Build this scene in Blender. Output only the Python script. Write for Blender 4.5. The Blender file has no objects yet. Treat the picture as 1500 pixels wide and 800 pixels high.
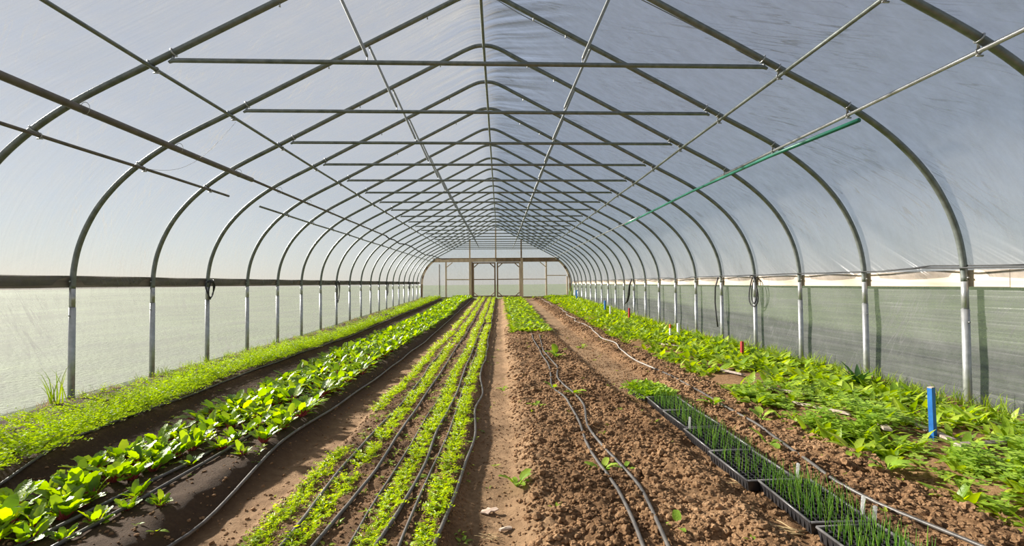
import bpy, math, random
import numpy as np
from mathutils import Matrix, Vector

# ------------------------------------------------------------------ camera
C = bpy.context.scene.collection
SC = bpy.context.scene
HC = 1.22
F_PX, YAW, PIT, ROL, CX = 691.88, .0423, .0214, .0086, 761.2166
def cam_rot():
    c, s = math.cos(YAW), math.sin(YAW); A = np.array([[c, -s, 0], [s, c, 0], [0, 0, 1]])
    c, s = math.cos(PIT), math.sin(PIT); B = np.array([[1, 0, 0], [0, c, s], [0, -s, c]])
    c, s = math.cos(ROL), math.sin(ROL); D = np.array([[c, 0, -s], [0, 1, 0], [s, 0, c]])
    return D @ B @ A
_M = cam_rot()
cam = bpy.data.objects.new('camera', bpy.data.cameras.new('camera'))
C.objects.link(cam)
cam.data.sensor_width = 36; cam.data.lens = F_PX / 1500 * 36
cam.data.shift_x = -(CX - 750) / 1500
cam.data.clip_start = .05; cam.data.clip_end = 500
r, fw, up = _M[0], _M[1], _M[2]
cam.matrix_world = Matrix(((r[0], up[0], -fw[0], 0), (r[1], up[1], -fw[1], 0), (r[2], up[2], -fw[2], HC), (0, 0, 0, 1)))
SC.camera = cam

# ------------------------------------------------------------------ sky, sun, exposure
SUN_EL = math.radians(25)
SUN_DIR = Vector((-.86, .50, 0)).normalized() * math.cos(SUN_EL) + Vector((0, 0, math.sin(SUN_EL)))   # towards the sun
W = bpy.data.worlds.new('world'); SC.world = W; W.use_nodes = True
wt = W.node_tree; wt.nodes.clear()
wo = wt.nodes.new('ShaderNodeOutputWorld'); wb = wt.nodes.new('ShaderNodeBackground')
sky = wt.nodes.new('ShaderNodeTexSky'); sky.sky_type = 'NISHITA'; sky.sun_disc = False
sky.sun_elevation = SUN_EL; sky.sun_rotation = math.atan2(SUN_DIR.x, SUN_DIR.y)
sky.air_density = 1.0; sky.dust_density = .15; sky.ozone_density = 1.5; sky.altitude = 100
hz = wt.nodes.new('ShaderNodeMix'); hz.data_type = 'RGBA'; hz.inputs[0].default_value = .82      # thin even haze in front of the blue
hz.inputs[7].default_value = (2.0, 2.16, 2.5, 1)
wt.links.new(sky.outputs[0], hz.inputs[6]); wt.links.new(hz.outputs[2], wb.inputs[0]); wt.links.new(wb.outputs[0], wo.inputs[0])
wb.inputs[1].default_value = .205
sun = bpy.data.objects.new('sun', bpy.data.lights.new('sun', 'SUN')); C.objects.link(sun)
sun.data.energy = 20.5; sun.data.angle = math.radians(3.4); sun.data.color = (1, .93, .82)
sun.rotation_euler = SUN_DIR.to_track_quat('Z', 'Y').to_euler()
sun.location = (-20, 12, 18)
SC.view_settings.view_transform = 'Standard'; SC.view_settings.look = 'None'
SC.view_settings.exposure = 0.0; SC.view_settings.gamma = 1.0; SC.view_settings.use_curve_mapping = False

random.seed(7); RS = np.random.RandomState(7)
PI = math.pi

# ------------------------------------------------------------------ helpers
class MB:
    """collects shapes into one mesh"""
    def __init__(s): s.v = []; s.f = []; s.m = []; s.n = 0
    def add(s, V, F, m=0):
        s.v.append(np.asarray(V, float).reshape(-1, 3)); o = s.n
        s.f += [tuple(i + o for i in f) for f in F]; s.m += [m] * len(F); s.n += len(s.v[-1]); return s
    def box(s, x0, x1, y0, y1, z0, z1, m=0):
        V = [(x, y, z) for x in (x0, x1) for y in (y0, y1) for z in (z0, z1)]
        return s.add(V, [(0, 1, 3, 2), (4, 6, 7, 5), (0, 4, 5, 1), (2, 3, 7, 6), (0, 2, 6, 4), (1, 5, 7, 3)], m)
    def beam(s, a, b, w, h, m=0, upv=(0, 0, 1)):
        a = np.array(a, float); b = np.array(b, float); d = b - a; d /= np.linalg.norm(d)
        u = np.cross(d, upv); u /= np.linalg.norm(u); t = np.cross(u, d)
        V = [p + u * sx * w / 2 + t * sz * h / 2 for p in (a, b) for sx, sz in ((-1, -1), (1, -1), (1, 1), (-1, 1))]
        return s.add(V, [(0, 1, 2, 3), (7, 6, 5, 4), (0, 4, 5, 1), (1, 5, 6, 2), (2, 6, 7, 3), (3, 7, 4, 0)], m)
    def tube(s, pts, r, n=8, m=0, cap=True):
        P = np.array(pts, float); N = len(P)
        rr = np.full(N, r) if np.isscalar(r) else np.array(r, float)
        T = np.gradient(P, axis=0); T /= np.linalg.norm(T, axis=1)[:, None] + 1e-12
        ref = np.array([0, 0, 1.]) if abs(T[0][2]) < .9 else np.array([1., 0, 0])
        u = np.cross(T[0], ref); u /= np.linalg.norm(u)
        V = []; a = np.arange(n) * 2 * PI / n
        for i in range(N):
            u = u - T[i] * (u @ T[i]); u /= np.linalg.norm(u) + 1e-12; w = np.cross(T[i], u)
            V.append(P[i] + rr[i] * (np.cos(a)[:, None] * u + np.sin(a)[:, None] * w))
        F = [(i * n + j, i * n + (j + 1) % n, (i + 1) * n + (j + 1) % n, (i + 1) * n + j) for i in range(N - 1) for j in range(n)]
        if cap: F += [tuple(range(n))[::-1], tuple((N - 1) * n + j for j in range(n))]
        return s.add(np.concatenate(V), F, m)
    def mesh(s, name, mats, smooth=True):
        me = bpy.data.meshes.new(name)
        me.from_pydata(np.concatenate(s.v).tolist(), [], s.f)
        for m in mats: me.materials.append(m)
        if len(mats) > 1: me.polygons.foreach_set('material_index', s.m)
        if smooth: me.polygons.foreach_set('use_smooth', [True] * len(me.polygons))
        me.update(); return me
    def build(s, name, mats, parent=None, smooth=True):
        if not isinstance(mats, (list, tuple)): mats = [mats]
        return link(name, s.mesh(name, mats, smooth), parent)
def link(name, me, parent=None, loc=(0, 0, 0), rot=(0, 0, 0), sc=1):
    o = bpy.data.objects.new(name, me); C.objects.link(o)
    if parent: o.parent = parent
    o.location = loc; o.rotation_euler = rot
    o.scale = (sc, sc, sc) if np.isscalar(sc) else sc
    return o
def empty(name, loc=(0, 0, 0), rot=(0, 0, 0)):
    o = bpy.data.objects.new(name, None); C.objects.link(o); o.location = loc; o.rotation_euler = rot
    o.empty_display_size = .1; return o
def tag(o, label, cat, group=None, kind=None):
    o['label'] = label; o['category'] = cat
    if group: o['group'] = group
    if kind: o['kind'] = kind
    return o
def struct(o): o['kind'] = 'structure'; return o
def big_mesh(name, V, Q, mat, smooth=True):
    """fast quad grid"""
    me = bpy.data.meshes.new(name)
    me.vertices.add(len(V)); me.vertices.foreach_set('co', np.ascontiguousarray(V, dtype=np.float32).ravel())
    n = len(Q); k = Q.shape[1]
    me.loops.add(n * k); me.loops.foreach_set('vertex_index', np.ascontiguousarray(Q, dtype=np.int32).ravel())
    me.polygons.add(n); me.polygons.foreach_set('loop_start', np.arange(n, dtype=np.int32) * k)
    me.polygons.foreach_set('use_smooth', [smooth] * n)
    me.materials.append(mat); me.update(calc_edges=True); return me
def grid_faces(nr, nc):
    i = np.arange(nr - 1)[:, None] * nc + np.arange(nc - 1)[None, :]
    return np.stack([i, i + 1, i + nc + 1, i + nc], -1).reshape(-1, 4)
def words(n):
    o = ['nearest', 'second', 'third', 'fourth', 'fifth', 'sixth', 'seventh', 'eighth', 'ninth', 'tenth', 'eleventh', 'twelfth', 'thirteenth',
         'fourteenth', 'fifteenth', 'sixteenth', 'seventeenth', 'eighteenth', 'nineteenth', 'twentieth', 'twenty-first', 'twenty-second']
    return o[n]

# ------------------------------------------------------------------ noise and ground height
def hsh(i, j, s):
    n = (i.astype(np.int64) * 374761393 + j.astype(np.int64) * 668265263 + s * 974634777) & 0xffffffff
    n = ((n ^ (n >> 13)) * 1274126177) & 0xffffffff
    return ((n ^ (n >> 16)) & 0xffff) / 65535.
def vn(x, y, s=0):
    xi = np.floor(x); yi = np.floor(y); fx = x - xi; fy = y - yi
    fx = fx * fx * (3 - 2 * fx); fy = fy * fy * (3 - 2 * fy)
    a = hsh(xi, yi, s); b = hsh(xi + 1, yi, s); c = hsh(xi, yi + 1, s); d = hsh(xi + 1, yi + 1, s)
    return (a * (1 - fx) + b * fx) * (1 - fy) + (c * (1 - fx) + d * fx) * fy
def ss(a, b, x): t = np.clip((x - a) / (b - a), 0, 1); return t * t * (3 - 2 * t)
def box1(x, a, b, w): return ss(a - w, a + w, x) * (1 - ss(b - w, b + w, x))
def rise(y): return .36 * np.clip((y - 11) / 17.7, 0, 1.6)
def tilled(x, y):
    t = box1(x, .15, 1.26, .14) + box1(x, 1.95, 2.6, .12)
    near = 1 - ss(4.4, 5.6, y)
    t = np.maximum(t, box1(x, .3, 2.6, .15) * near)
    return np.maximum(t, .55 * box1(x, -1.22, -.25, .08))
def bend(y): return .34 * np.clip((6 - np.asarray(y, float)) / 3, 0, 1.15)       # the wall bed widens towards the camera
def ground(x, y):
    x = np.asarray(x, float); y = np.asarray(y, float)
    wob = .05 * (vn(y * .8, x * 0 + 3, 5) - .5); xx = x + wob
    h = -.06 + .09 * box1(xx, -4.6, -3.45 + bend(y), .1) + .12 * box1(xx, -2.75, -1.62, .12) + .08 * box1(xx, -1.25, -.24, .07)
    h += .075 * box1(xx, .15, 1.3, .12) + .065 * box1(xx, 1.95, 2.55, .12) + .11 * ss(2.45, 3.0, xx)
    h += .055 * box1(xx, 1.2, 2.0, .12) * (1 - ss(4.6, 6, y))
    t = tilled(x, y)
    n = .5 * (vn(x / .5, y / .5, 1) - .5) * .05
    n = n + (vn(x / .11, y / .11, 2) - .5) * (.012 + .022 * t) + (vn(x / .05, y / .05, 3) - .5) * (.005 + .022 * t)
    n = n + (vn(x / .024, y / .024, 4) - .5) * (.003 + .012 * t)
    return h + n + rise(y)
def gz(x, y): return float(ground(np.array([x]), np.array([y]))[0])

# ------------------------------------------------------------------ materials
def new_mat(name):
    m = bpy.data.materials.new(name); m.use_nodes = True; nt = m.node_tree; nt.nodes.clear()
    out = nt.nodes.new('ShaderNodeOutputMaterial'); return m, nt, out
def N(nt, t, **k):
    n = nt.nodes.new(t)
    for a, b in k.items():
        if a.startswith('i_'): n.inputs[int(a[2:])].default_value = b
        else: setattr(n, a, b)
    return n
def noise(nt, scale, detail=4, vec=None, rough=.55):
    n = N(nt, 'ShaderNodeTexNoise'); n.inputs['Scale'].default_value = scale; n.inputs['Detail'].default_value = detail; n.inputs['Roughness'].default_value = rough
    if vec is not None: nt.links.new(vec, n.inputs['Vector'])
    return n.outputs['Fac']
def ramp(nt, fac, stops):
    n = N(nt, 'ShaderNodeValToRGB'); e = n.color_ramp.elements
    while len(e) < len(stops): e.new(.5)
    for i, (p, c) in enumerate(stops): e[i].position = p; e[i].color = (*c, 1) if len(c) == 3 else c
    nt.links.new(fac, n.inputs[0]); return n.outputs[0]
def mathn(nt, op, a, b=None, clamp=False):
    n = N(nt, 'ShaderNodeMath', operation=op); n.use_clamp = clamp
    for i, v in enumerate((a, b)):
        if v is None: continue
        if hasattr(v, 'links') or hasattr(v, 'is_linked'): nt.links.new(v, n.inputs[i])
        else: n.inputs[i].default_value = v
    return n.outputs[0]
def bump(nt, h, dist, strength=1):
    b = N(nt, 'ShaderNodeBump'); b.inputs['Distance'].default_value = dist; b.inputs['Strength'].default_value = strength
    nt.links.new(h, b.inputs['Height']); return b.outputs[0]
def obj_co(nt): return N(nt, 'ShaderNodeTexCoord').outputs['Object']
def simple(name, c0, c1, scale=8, rough=.6, metal=0, bscale=60, bdist=.002, stretch=None, spec=.5):
    m, nt, out = new_mat(name); p = N(nt, 'ShaderNodeBsdfPrincipled'); co = obj_co(nt)
    if stretch:
        mp = N(nt, 'ShaderNodeMapping'); mp.inputs['Scale'].default_value = stretch; nt.links.new(co, mp.inputs[0]); co = mp.outputs[0]
    nt.links.new(ramp(nt, noise(nt, scale, 5, co), [(.3, c0), (.7, c1)]), p.inputs['Base Color'])
    p.inputs['Roughness'].default_value = rough; p.inputs['Metallic'].default_value = metal; p.inputs['Specular IOR Level'].default_value = spec
    if bdist: nt.links.new(bump(nt, noise(nt, bscale, 3, co), bdist), p.inputs['Normal'])
    nt.links.new(p.outputs[0], out.inputs[0]); return m
STEEL = simple('galvanised_steel', (.13, .15, .14), (.24, .26, .25), 14, .42, .5, 120, .0006)
STEEL2 = simple('bright_steel', (.36, .37, .37), (.52, .53, .53), 20, .38, .6, 120, .0005)
STEELM = simple('dull_steel', (.24, .25, .24), (.36, .37, .36), 20, .5, .4, 120, .0005)
DARKPIPE = simple('weathered_pipe', (.10, .09, .08), (.17, .15, .13), 10, .6, .1, 80, .001)
GREENP = simple('green_pipe', (.01, .13, .085), (.02, .19, .12), 5, .4, 0, 60, .0005)
BLACK = simple('black_rubber', (.012, .012, .013), (.03, .03, .032), 20, .5, 0, 90, .0008)
DRIP = simple('drip_hose', (.05, .046, .043), (.14, .125, .11), 9, .42, 0, 70, .001)
DRIPPALE = simple('dusty_hose', (.20, .18, .16), (.36, .32, .28), 9, .6, 0, 70, .001)
TRAYR = simple('tray_rim', (.07, .068, .07), (.20, .19, .19), 12, .3, 0, 90, .0006)  # lighter than the shell: rim highlights put into the colour
TRAYM = simple('tray_plastic', (.018, .018, .02), (.045, .043, .045), 12, .33, 0, 90, .0006)
WOODD = simple('shaded_board', (.13, .105, .085), (.28, .23, .185), 9, .8, 0, 60, .003, (1, .12, 2.4))  # darker than the right hip board: its backlit shade is in the colour
WOODP = simple('pale_board', (.46, .36, .27), (.66, .54, .43), 8, .75, 0, 60, .002, (1, .1, 2.2))
WOODE = simple('frame_timber', (.52, .37, .25), (.80, .63, .47), 3, .8, 0, 40, .003, (2, 1, .4))
WOODDK = simple('dark_timber', (.16, .10, .06), (.38, .25, .16), 3, .8, 0, 40, .003, (1, 1, .4))
DRIFT = simple('grey_wood', (.26, .20, .16), (.50, .42, .36), 12, .85, 0, 60, .004, (3, .5, 1))
BLUE = simple('blue_paint', (.01, .12, .42), (.02, .19, .55), 12, .5, 0, 60, .001)
RED = simple('red_paint', (.32, .012, .015), (.45, .02, .02), 12, .5, 0, 60, .001)
WHITE = simple('white_plastic', (.75, .75, .73), (.85, .85, .83), 12, .4, 0, 60, 0)
ORANGE = simple('orange_paint', (.8, .13, .02), (.85, .18, .03), 12, .5, 0, 60, 0)
STRAW = simple('dry_straw', (.42, .29, .13), (.66, .50, .27), 30, .8, 0, 60, 0)
DEADLEAF = simple('dead_leaf', (.36, .25, .18), (.58, .45, .36), 25, .8, 0, 60, .001)
POT = simple('potting_soil', (.012, .008, .006), (.04, .028, .02), 60, .95, 0, 150, .004)

def leafmat(name, cols, transl=.45, rough=.4, gl=.5, scale=20, island=True):
    """leaf: diffuse and gloss in front, light coming through from behind; colour varies leaf by leaf"""
    m, nt, out = new_mat(name); g = N(nt, 'ShaderNodeNewGeometry'); oi = N(nt, 'ShaderNodeObjectInfo')
    a = mathn(nt, 'ADD', g.outputs['Random Per Island'], oi.outputs['Random'])
    fr = mathn(nt, 'FRACT', a)
    n = noise(nt, scale, 2, obj_co(nt))
    f2 = mathn(nt, 'ADD', mathn(nt, 'MULTIPLY', fr, .75), mathn(nt, 'MULTIPLY', n, .25))
    col = ramp(nt, f2, [(i / (len(cols) - 1) * .8 + .1, c) for i, c in enumerate(cols)])
    p = N(nt, 'ShaderNodeBsdfPrincipled'); nt.links.new(col, p.inputs['Base Color'])
    p.inputs['Roughness'].default_value = rough; p.inputs['Specular IOR Level'].default_value = gl
    nt.links.new(bump(nt, noise(nt, 90, 2, obj_co(nt)), .003), p.inputs['Normal'])
    hs = N(nt, 'ShaderNodeHueSaturation'); hs.inputs['Hue'].default_value = .488; hs.inputs['Saturation'].default_value = 1.12; hs.inputs['Value'].default_value = 1.3
    nt.links.new(col, hs.inputs['Color'])
    t = N(nt, 'ShaderNodeBsdfTranslucent'); nt.links.new(hs.outputs[0], t.inputs[0])
    mx = N(nt, 'ShaderNodeMixShader'); mx.inputs[0].default_value = transl
    nt.links.new(p.outputs[0], mx.inputs[1]); nt.links.new(t.outputs[0], mx.inputs[2]); nt.links.new(mx.outputs[0], out.inputs[0]); return m
LABELM = leafmat('label_plastic', [(.78, .78, .76), (.85, .85, .84)], .5, .4, .4)
L_BEET = leafmat('beet_leaf', [(.10, .21, .015), (.24, .39, .025), (.40, .53, .06)], .5, .38, .6)
L_FEATHER = leafmat('feathery_leaf', [(.20, .34, .02), (.32, .48, .03), (.44, .58, .05)], .5, .5, .3)
L_SALAD = leafmat('salad_leaf', [(.24, .38, .02), (.38, .53, .03), (.52, .64, .06)], .5, .4, .4)
L_CROP = leafmat('crop_leaf', [(.18, .32, .02), (.32, .47, .035), (.50, .62, .10)], .45, .3, .7)
L_WEED = leafmat('weed_leaf', [(.16, .28, .018), (.30, .44, .03), (.46, .57, .06)], .45, .4, .5)
L_CLOVER = leafmat('clover_leaf', [(.19, .34, .035), (.31, .47, .05), (.44, .58, .08)], .4, .5, .3)
L_GRASS = leafmat('grass_blade', [(.14, .24, .02), (.24, .36, .03), (.36, .46, .06)], .4, .5, .3)
L_DRY = leafmat('dry_grass', [(.30, .20, .10), (.42, .30, .16), (.52, .40, .23)], .3, .7, .1)
L_DARK = leafmat('dark_leaf', [(.02, .06, .012), (.035, .10, .018), (.05, .13, .02)], .3, .4, .5)
L_ONION = leafmat('onion_blade', [(.09, .22, .03), (.16, .33, .04), (.28, .44, .05)], .35, .4, .4)
STEMRED = simple('red_stalk', (.28, .03, .05), (.42, .08, .06), 20, .4, 0, 60, 0)

def soil_mat(name, dark, mid, light, base):
    m, nt, out = new_mat(name); p = N(nt, 'ShaderNodeBsdfPrincipled')
    geo = N(nt, 'ShaderNodeNewGeometry'); co = geo.outputs['Position']
    n1 = noise(nt, 1.3, 4, co); n2 = noise(nt, 38, 5, co, .7)
    f = mathn(nt, 'ADD', mathn(nt, 'MULTIPLY', n1, .45), mathn(nt, 'MULTIPLY', n2, .55))
    c = ramp(nt, f, [(.36, dark), (.5, mid), (.66, light)])
    if base:
        at = N(nt, 'ShaderNodeAttribute'); at.attribute_name = 'sandy'
        c2 = ramp(nt, noise(nt, 14, 6, co, .7), [(.3, (.20, .12, .062)), (.7, (.40, .26, .145))])
        mx = N(nt, 'ShaderNodeMix', data_type='RGBA'); nt.links.new(at.outputs['Fac'], mx.inputs[0]); nt.links.new(c, mx.inputs[6]); nt.links.new(c2, mx.inputs[7]); c = mx.outputs[2]
        at2 = N(nt, 'ShaderNodeAttribute'); at2.attribute_name = 'damp_shade'
        mx2 = N(nt, 'ShaderNodeMix', data_type='RGBA'); nt.links.new(at2.outputs['Fac'], mx2.inputs[0]); nt.links.new(c, mx2.inputs[6]); mx2.inputs[7].default_value = (.05, .032, .02, 1); c = mx2.outputs[2]  # dark tone for damp soil and for the painted path shade
    nt.links.new(c, p.inputs['Base Color']); p.inputs['Roughness'].default_value = .92; p.inputs['Specular IOR Level'].default_value = .2
    nt.links.new(bump(nt, noise(nt, 70, 6, co, .75), .012), p.inputs['Normal'])
    nt.links.new(p.outputs[0], out.inputs[0]); return m
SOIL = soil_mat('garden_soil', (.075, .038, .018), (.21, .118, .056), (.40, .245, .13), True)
CLOD = soil_mat('clod_soil', (.12, .064, .031), (.29, .168, .084), (.50, .315, .175), False)
OUTG = simple('outdoor_grass', (.045, .07, .025), (.09, .13, .04), .9, .9, 0, 14, .05)

def film_mat(name, mode, transp=.59, transl=.16, diff=.2, tint=(.97, .98, 1)):
    """greenhouse polythene: lets light straight through, glows when lit from behind, faint gloss. mode selects creases"""
    m, nt, out = new_mat(name)
    uv = N(nt, 'ShaderNodeUVMap'); sep = N(nt, 'ShaderNodeSeparateXYZ'); nt.links.new(uv.outputs[0], sep.inputs[0])
    s, y = sep.outputs[0], sep.outputs[1]                 # metres round the arch (0 at the ridge), metres along the house
    def comb(a, b, ka, kb, kc=0):
        c = N(nt, 'ShaderNodeCombineXYZ')
        nt.links.new(mathn(nt, 'MULTIPLY', a, ka), c.inputs[0]); nt.links.new(mathn(nt, 'MULTIPLY', b, kb), c.inputs[1]); return c.outputs[0]
    fine = noise(nt, 1, 3, comb(s, y, 1.2, 26), .6)         # drag lines running round the arch
    soft = noise(nt, .7, 3, uv.outputs[0])
    h = mathn(nt, 'MULTIPLY', fine, .25)
    h = mathn(nt, 'ADD', h, mathn(nt, 'MULTIPLY', soft, 1.2)); fold = None
    if mode == 'roof':
        # gathers beside the ridge: level on the left, slanting on the right
        for sgn, sl in ((-1, .05), (1, .95)):
            side = mathn(nt, 'MULTIPLY', s, sgn)
            msk = mathn(nt, 'SUBTRACT', 1, mathn(nt, 'DIVIDE', side, 1.3), True)
            pos = mathn(nt, 'GREATER_THAN', side, .02)
            q = mathn(nt, 'ADD', y, mathn(nt, 'MULTIPLY', s, sl))
            w = noise(nt, 1, 2, comb(q, s, 7.5, .5))
            nearm = mathn(nt, 'SUBTRACT', 1.25, mathn(nt, 'DIVIDE', y, 12), True)
            h = mathn(nt, 'ADD', h, mathn(nt, 'MULTIPLY', mathn(nt, 'MULTIPLY', mathn(nt, 'MULTIPLY', msk, pos), nearm), mathn(nt, 'MULTIPLY', w, 3.2)))
            fd = mathn(nt, 'MULTIPLY', mathn(nt, 'MULTIPLY', mathn(nt, 'MULTIPLY', msk, pos), nearm), mathn(nt, 'MULTIPLY', mathn(nt, 'SUBTRACT', w, .5), 4.2 if sgn > 0 else 2.0))
            fold = fd if fold is None else mathn(nt, 'ADD', fold, fd)
        # slanting pulls just above the hip boards
        low = mathn(nt, 'SUBTRACT', mathn(nt, 'ABSOLUTE', s), 5.35); low = mathn(nt, 'MULTIPLY', low, 1.1, True)
        q = mathn(nt, 'ADD', y, mathn(nt, 'MULTIPLY', mathn(nt, 'ABSOLUTE', s), 1.5))
        h = mathn(nt, 'ADD', h, mathn(nt, 'MULTIPLY', low, mathn(nt, 'MULTIPLY', noise(nt, 1, 2, comb(q, s, 6, .5)), 1.6)))
    if mode == 'side':
        ribs = noise(nt, 1, 3, comb(s, y, 16, .35))         # rolled many times: level ribs
        pull = noise(nt, 1, 2, comb(mathn(nt, 'ADD', y, mathn(nt, 'MULTIPLY', s, .5)), s, 7, 1.2))
        h = mathn(nt, 'ADD', h, mathn(nt, 'ADD', mathn(nt, 'MULTIPLY', ribs, 1.0), mathn(nt, 'MULTIPLY', pull, .7)))
    nrm = bump(nt, h, .012 if mode == 'side' else .035)
    # thin pale streaks: light caught by creases, painted in as extra opacity
    streak = noise(nt, 1, 2, comb(mathn(nt, 'ADD', y, mathn(nt, 'MULTIPLY', s, .6)), s, 9, 1.1), .5)
    d = mathn(nt, 'ABSOLUTE', mathn(nt, 'SUBTRACT', streak, .5))
    st = mathn(nt, 'SUBTRACT', 1, mathn(nt, 'MULTIPLY', d, 55), True)
    st = mathn(nt, 'MULTIPLY', st, mathn(nt, 'MULTIPLY', mathn(nt, 'SUBTRACT', noise(nt, 1.1, 2, uv.outputs[0]), .45), 4, True))
    dust = noise(nt, 1, 5, comb(s, y, 4, 9), .7)
    op = mathn(nt, 'ADD', 1 - transp, mathn(nt, 'MULTIPLY', mathn(nt, 'SUBTRACT', dust, .5), .45))
    op = mathn(nt, 'ADD', op, mathn(nt, 'MULTIPLY', st, .4), True)
    if mode == 'side': op = mathn(nt, 'ADD', op, mathn(nt, 'MULTIPLY', mathn(nt, 'SUBTRACT', ribs, .5), .55), True)
    if fold is not None: op = mathn(nt, 'ADD', op, fold, True)      # doubled and slanting film in the gathers lets less straight through
    T = N(nt, 'ShaderNodeBsdfTransparent'); T.inputs[0].default_value = (*tint, 1)
    TL = N(nt, 'ShaderNodeBsdfTranslucent'); TL.inputs[0].default_value = (transl, transl, transl, 1)
    DF = N(nt, 'ShaderNodeBsdfDiffuse'); DF.inputs[0].default_value = (.8, .8, .8, 1)
    GL = N(nt, 'ShaderNodeBsdfGlossy'); GL.inputs[0].default_value = (.8, .8, .8, 1); GL.inputs['Roughness'].default_value = .35
    for b in (TL, DF, GL): nt.links.new(nrm, b.inputs['Normal'])
    a = N(nt, 'ShaderNodeMixShader'); a.inputs[0].default_value = diff; nt.links.new(TL.outputs[0], a.inputs[1]); nt.links.new(DF.outputs[0], a.inputs[2])
    g = N(nt, 'ShaderNodeMixShader'); g.inputs[0].default_value = .04 if mode == 'side' else .09; nt.links.new(a.outputs[0], g.inputs[1]); nt.links.new(GL.outputs[0], g.inputs[2])
    x = N(nt, 'ShaderNodeMixShader'); nt.links.new(op, x.inputs[0]); nt.links.new(T.outputs[0], x.inputs[1]); nt.links.new(g.outputs[0], x.inputs[2])
    nt.links.new(x.outputs[0], out.inputs[0]); return m
FILM = film_mat('roof_film', 'roof')
FILMS = film_mat('side_film', 'side', .46, .11, .16, (.95, .97, .98))
FILME = film_mat('end_film', 'plain', .60)

# ------------------------------------------------------------------ ground
def make_floor():
    ys = [-3.2]
    while ys[-1] < 1.7: ys.append(ys[-1] + .1)
    while ys[-1] < 28.9: ys.append(ys[-1] + max(.011, .0062 * ys[-1]))
    ys = np.array(ys); xs = np.concatenate([np.linspace(-4.85, -1.3, 170), np.linspace(-1.29, 2.7, 300), np.linspace(2.72, 4.5, 60)])
    X, Y = np.meshgrid(xs, ys); Z = ground(X, Y)
    V = np.stack([X, Y, Z], -1).reshape(-1, 3)
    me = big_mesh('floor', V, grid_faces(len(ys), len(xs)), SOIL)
    x, y = V[:, 0], V[:, 1]
    sandy = np.maximum.reduce([.8 * box1(x, -.2, .3, .12), .9 * box1(x, 1.28, 1.85, .12) * ss(4.8, 6, y), .75 * box1(x, -1.6, -1.15, .1), box1(x, .3, .6, .2) * .25 * ss(2, 1, y)])
    sandy = np.clip(sandy + (vn(x * 5, y * 5, 9) - .5) * .3 * (sandy > .05), 0, 1)
    damp_shade = np.maximum.reduce([.85 * box1(x, -3.5 + bend(y) * .8, -2.7, .15), .85 * box1(x, -2.7, -1.52, .12), .8 * box1(x, -4.8, -3.45 + bend(y), .1), .25 * box1(x, -1.2, -.25, .06)])  # damp bed soil, plus plant shade painted dark on the path strips
    for nm, d in (('sandy', sandy), ('damp_shade', damp_shade)):
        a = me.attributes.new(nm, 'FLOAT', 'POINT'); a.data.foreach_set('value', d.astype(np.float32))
    return struct(link('floor', me))
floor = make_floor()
def make_outside():
    xs = np.concatenate([-4.8 - np.geomspace(.05, 120, 30)[::-1], np.linspace(-4.7, 4.3, 4), 4.5 + np.geomspace(.05, 120, 30)])
    ys = np.concatenate([np.linspace(-60, -4, 12), np.linspace(-3, 29, 20), 29 + np.geomspace(.5, 200, 20)])
    X, Y = np.meshgrid(xs, ys)
    far = np.maximum(np.abs(X) - 4.9, 0)
    Z = rise(Y) - .02 + .10 * (vn(X / 2.5, Y / 2.5, 11) - .5) * np.clip(far, 0, 1) - .25 * ((np.abs(X + .2) < 4.5) & (Y < 29) & (Y > -3.3))
    return struct(link('ground', big_mesh('ground', np.stack([X, Y, Z], -1).reshape(-1, 3), grid_faces(len(ys), len(xs)), OUTG)))
make_outside()

# ------------------------------------------------------------------ arch profile
XR = -.20; Y0 = 4.265; SP = 1.22; NH = 20
YH = lambda k: Y0 + SP * k
HALF = [(0, 4.625), (.13, 4.610), (.27, 4.553), (.42, 4.475), (.67, 4.343), (1.2, 4.064), (2.0, 3.642), (2.85, 3.193), (3.25, 2.985), (3.5, 2.845), (3.72, 2.70),
        (3.93, 2.535), (4.12, 2.35), (4.29, 2.135), (4.42, 1.90), (4.51, 1.66), (4.557, 1.42), (4.57, 1.2)]
def profile(off=0, n=4):
    P = np.array([(-x, z) for x, z in HALF[:0:-1]] + HALF)
    out = []
    for i in range(len(P) - 1):
        p0 = P[max(i - 1, 0)]; p1 = P[i]; p2 = P[i + 1]; p3 = P[min(i + 2, len(P) - 1)]
        for t in np.arange(n) / n:
            out.append(.5 * ((2 * p1) + (-p0 + p2) * t + (2 * p0 - 5 * p1 + 4 * p2 - p3) * t * t + (-p0 + 3 * p1 - 3 * p2 + p3) * t ** 3))
    out.append(P[-1]); out = np.array(out)
    T = np.gradient(out, axis=0); T /= np.linalg.norm(T, axis=1)[:, None]
    return out + np.stack([-T[:, 1], T[:, 0]], 1) * off       # outward
def prof_z(x): P = profile(); return float(np.interp(x, P[:, 0], P[:, 1]))

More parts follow.
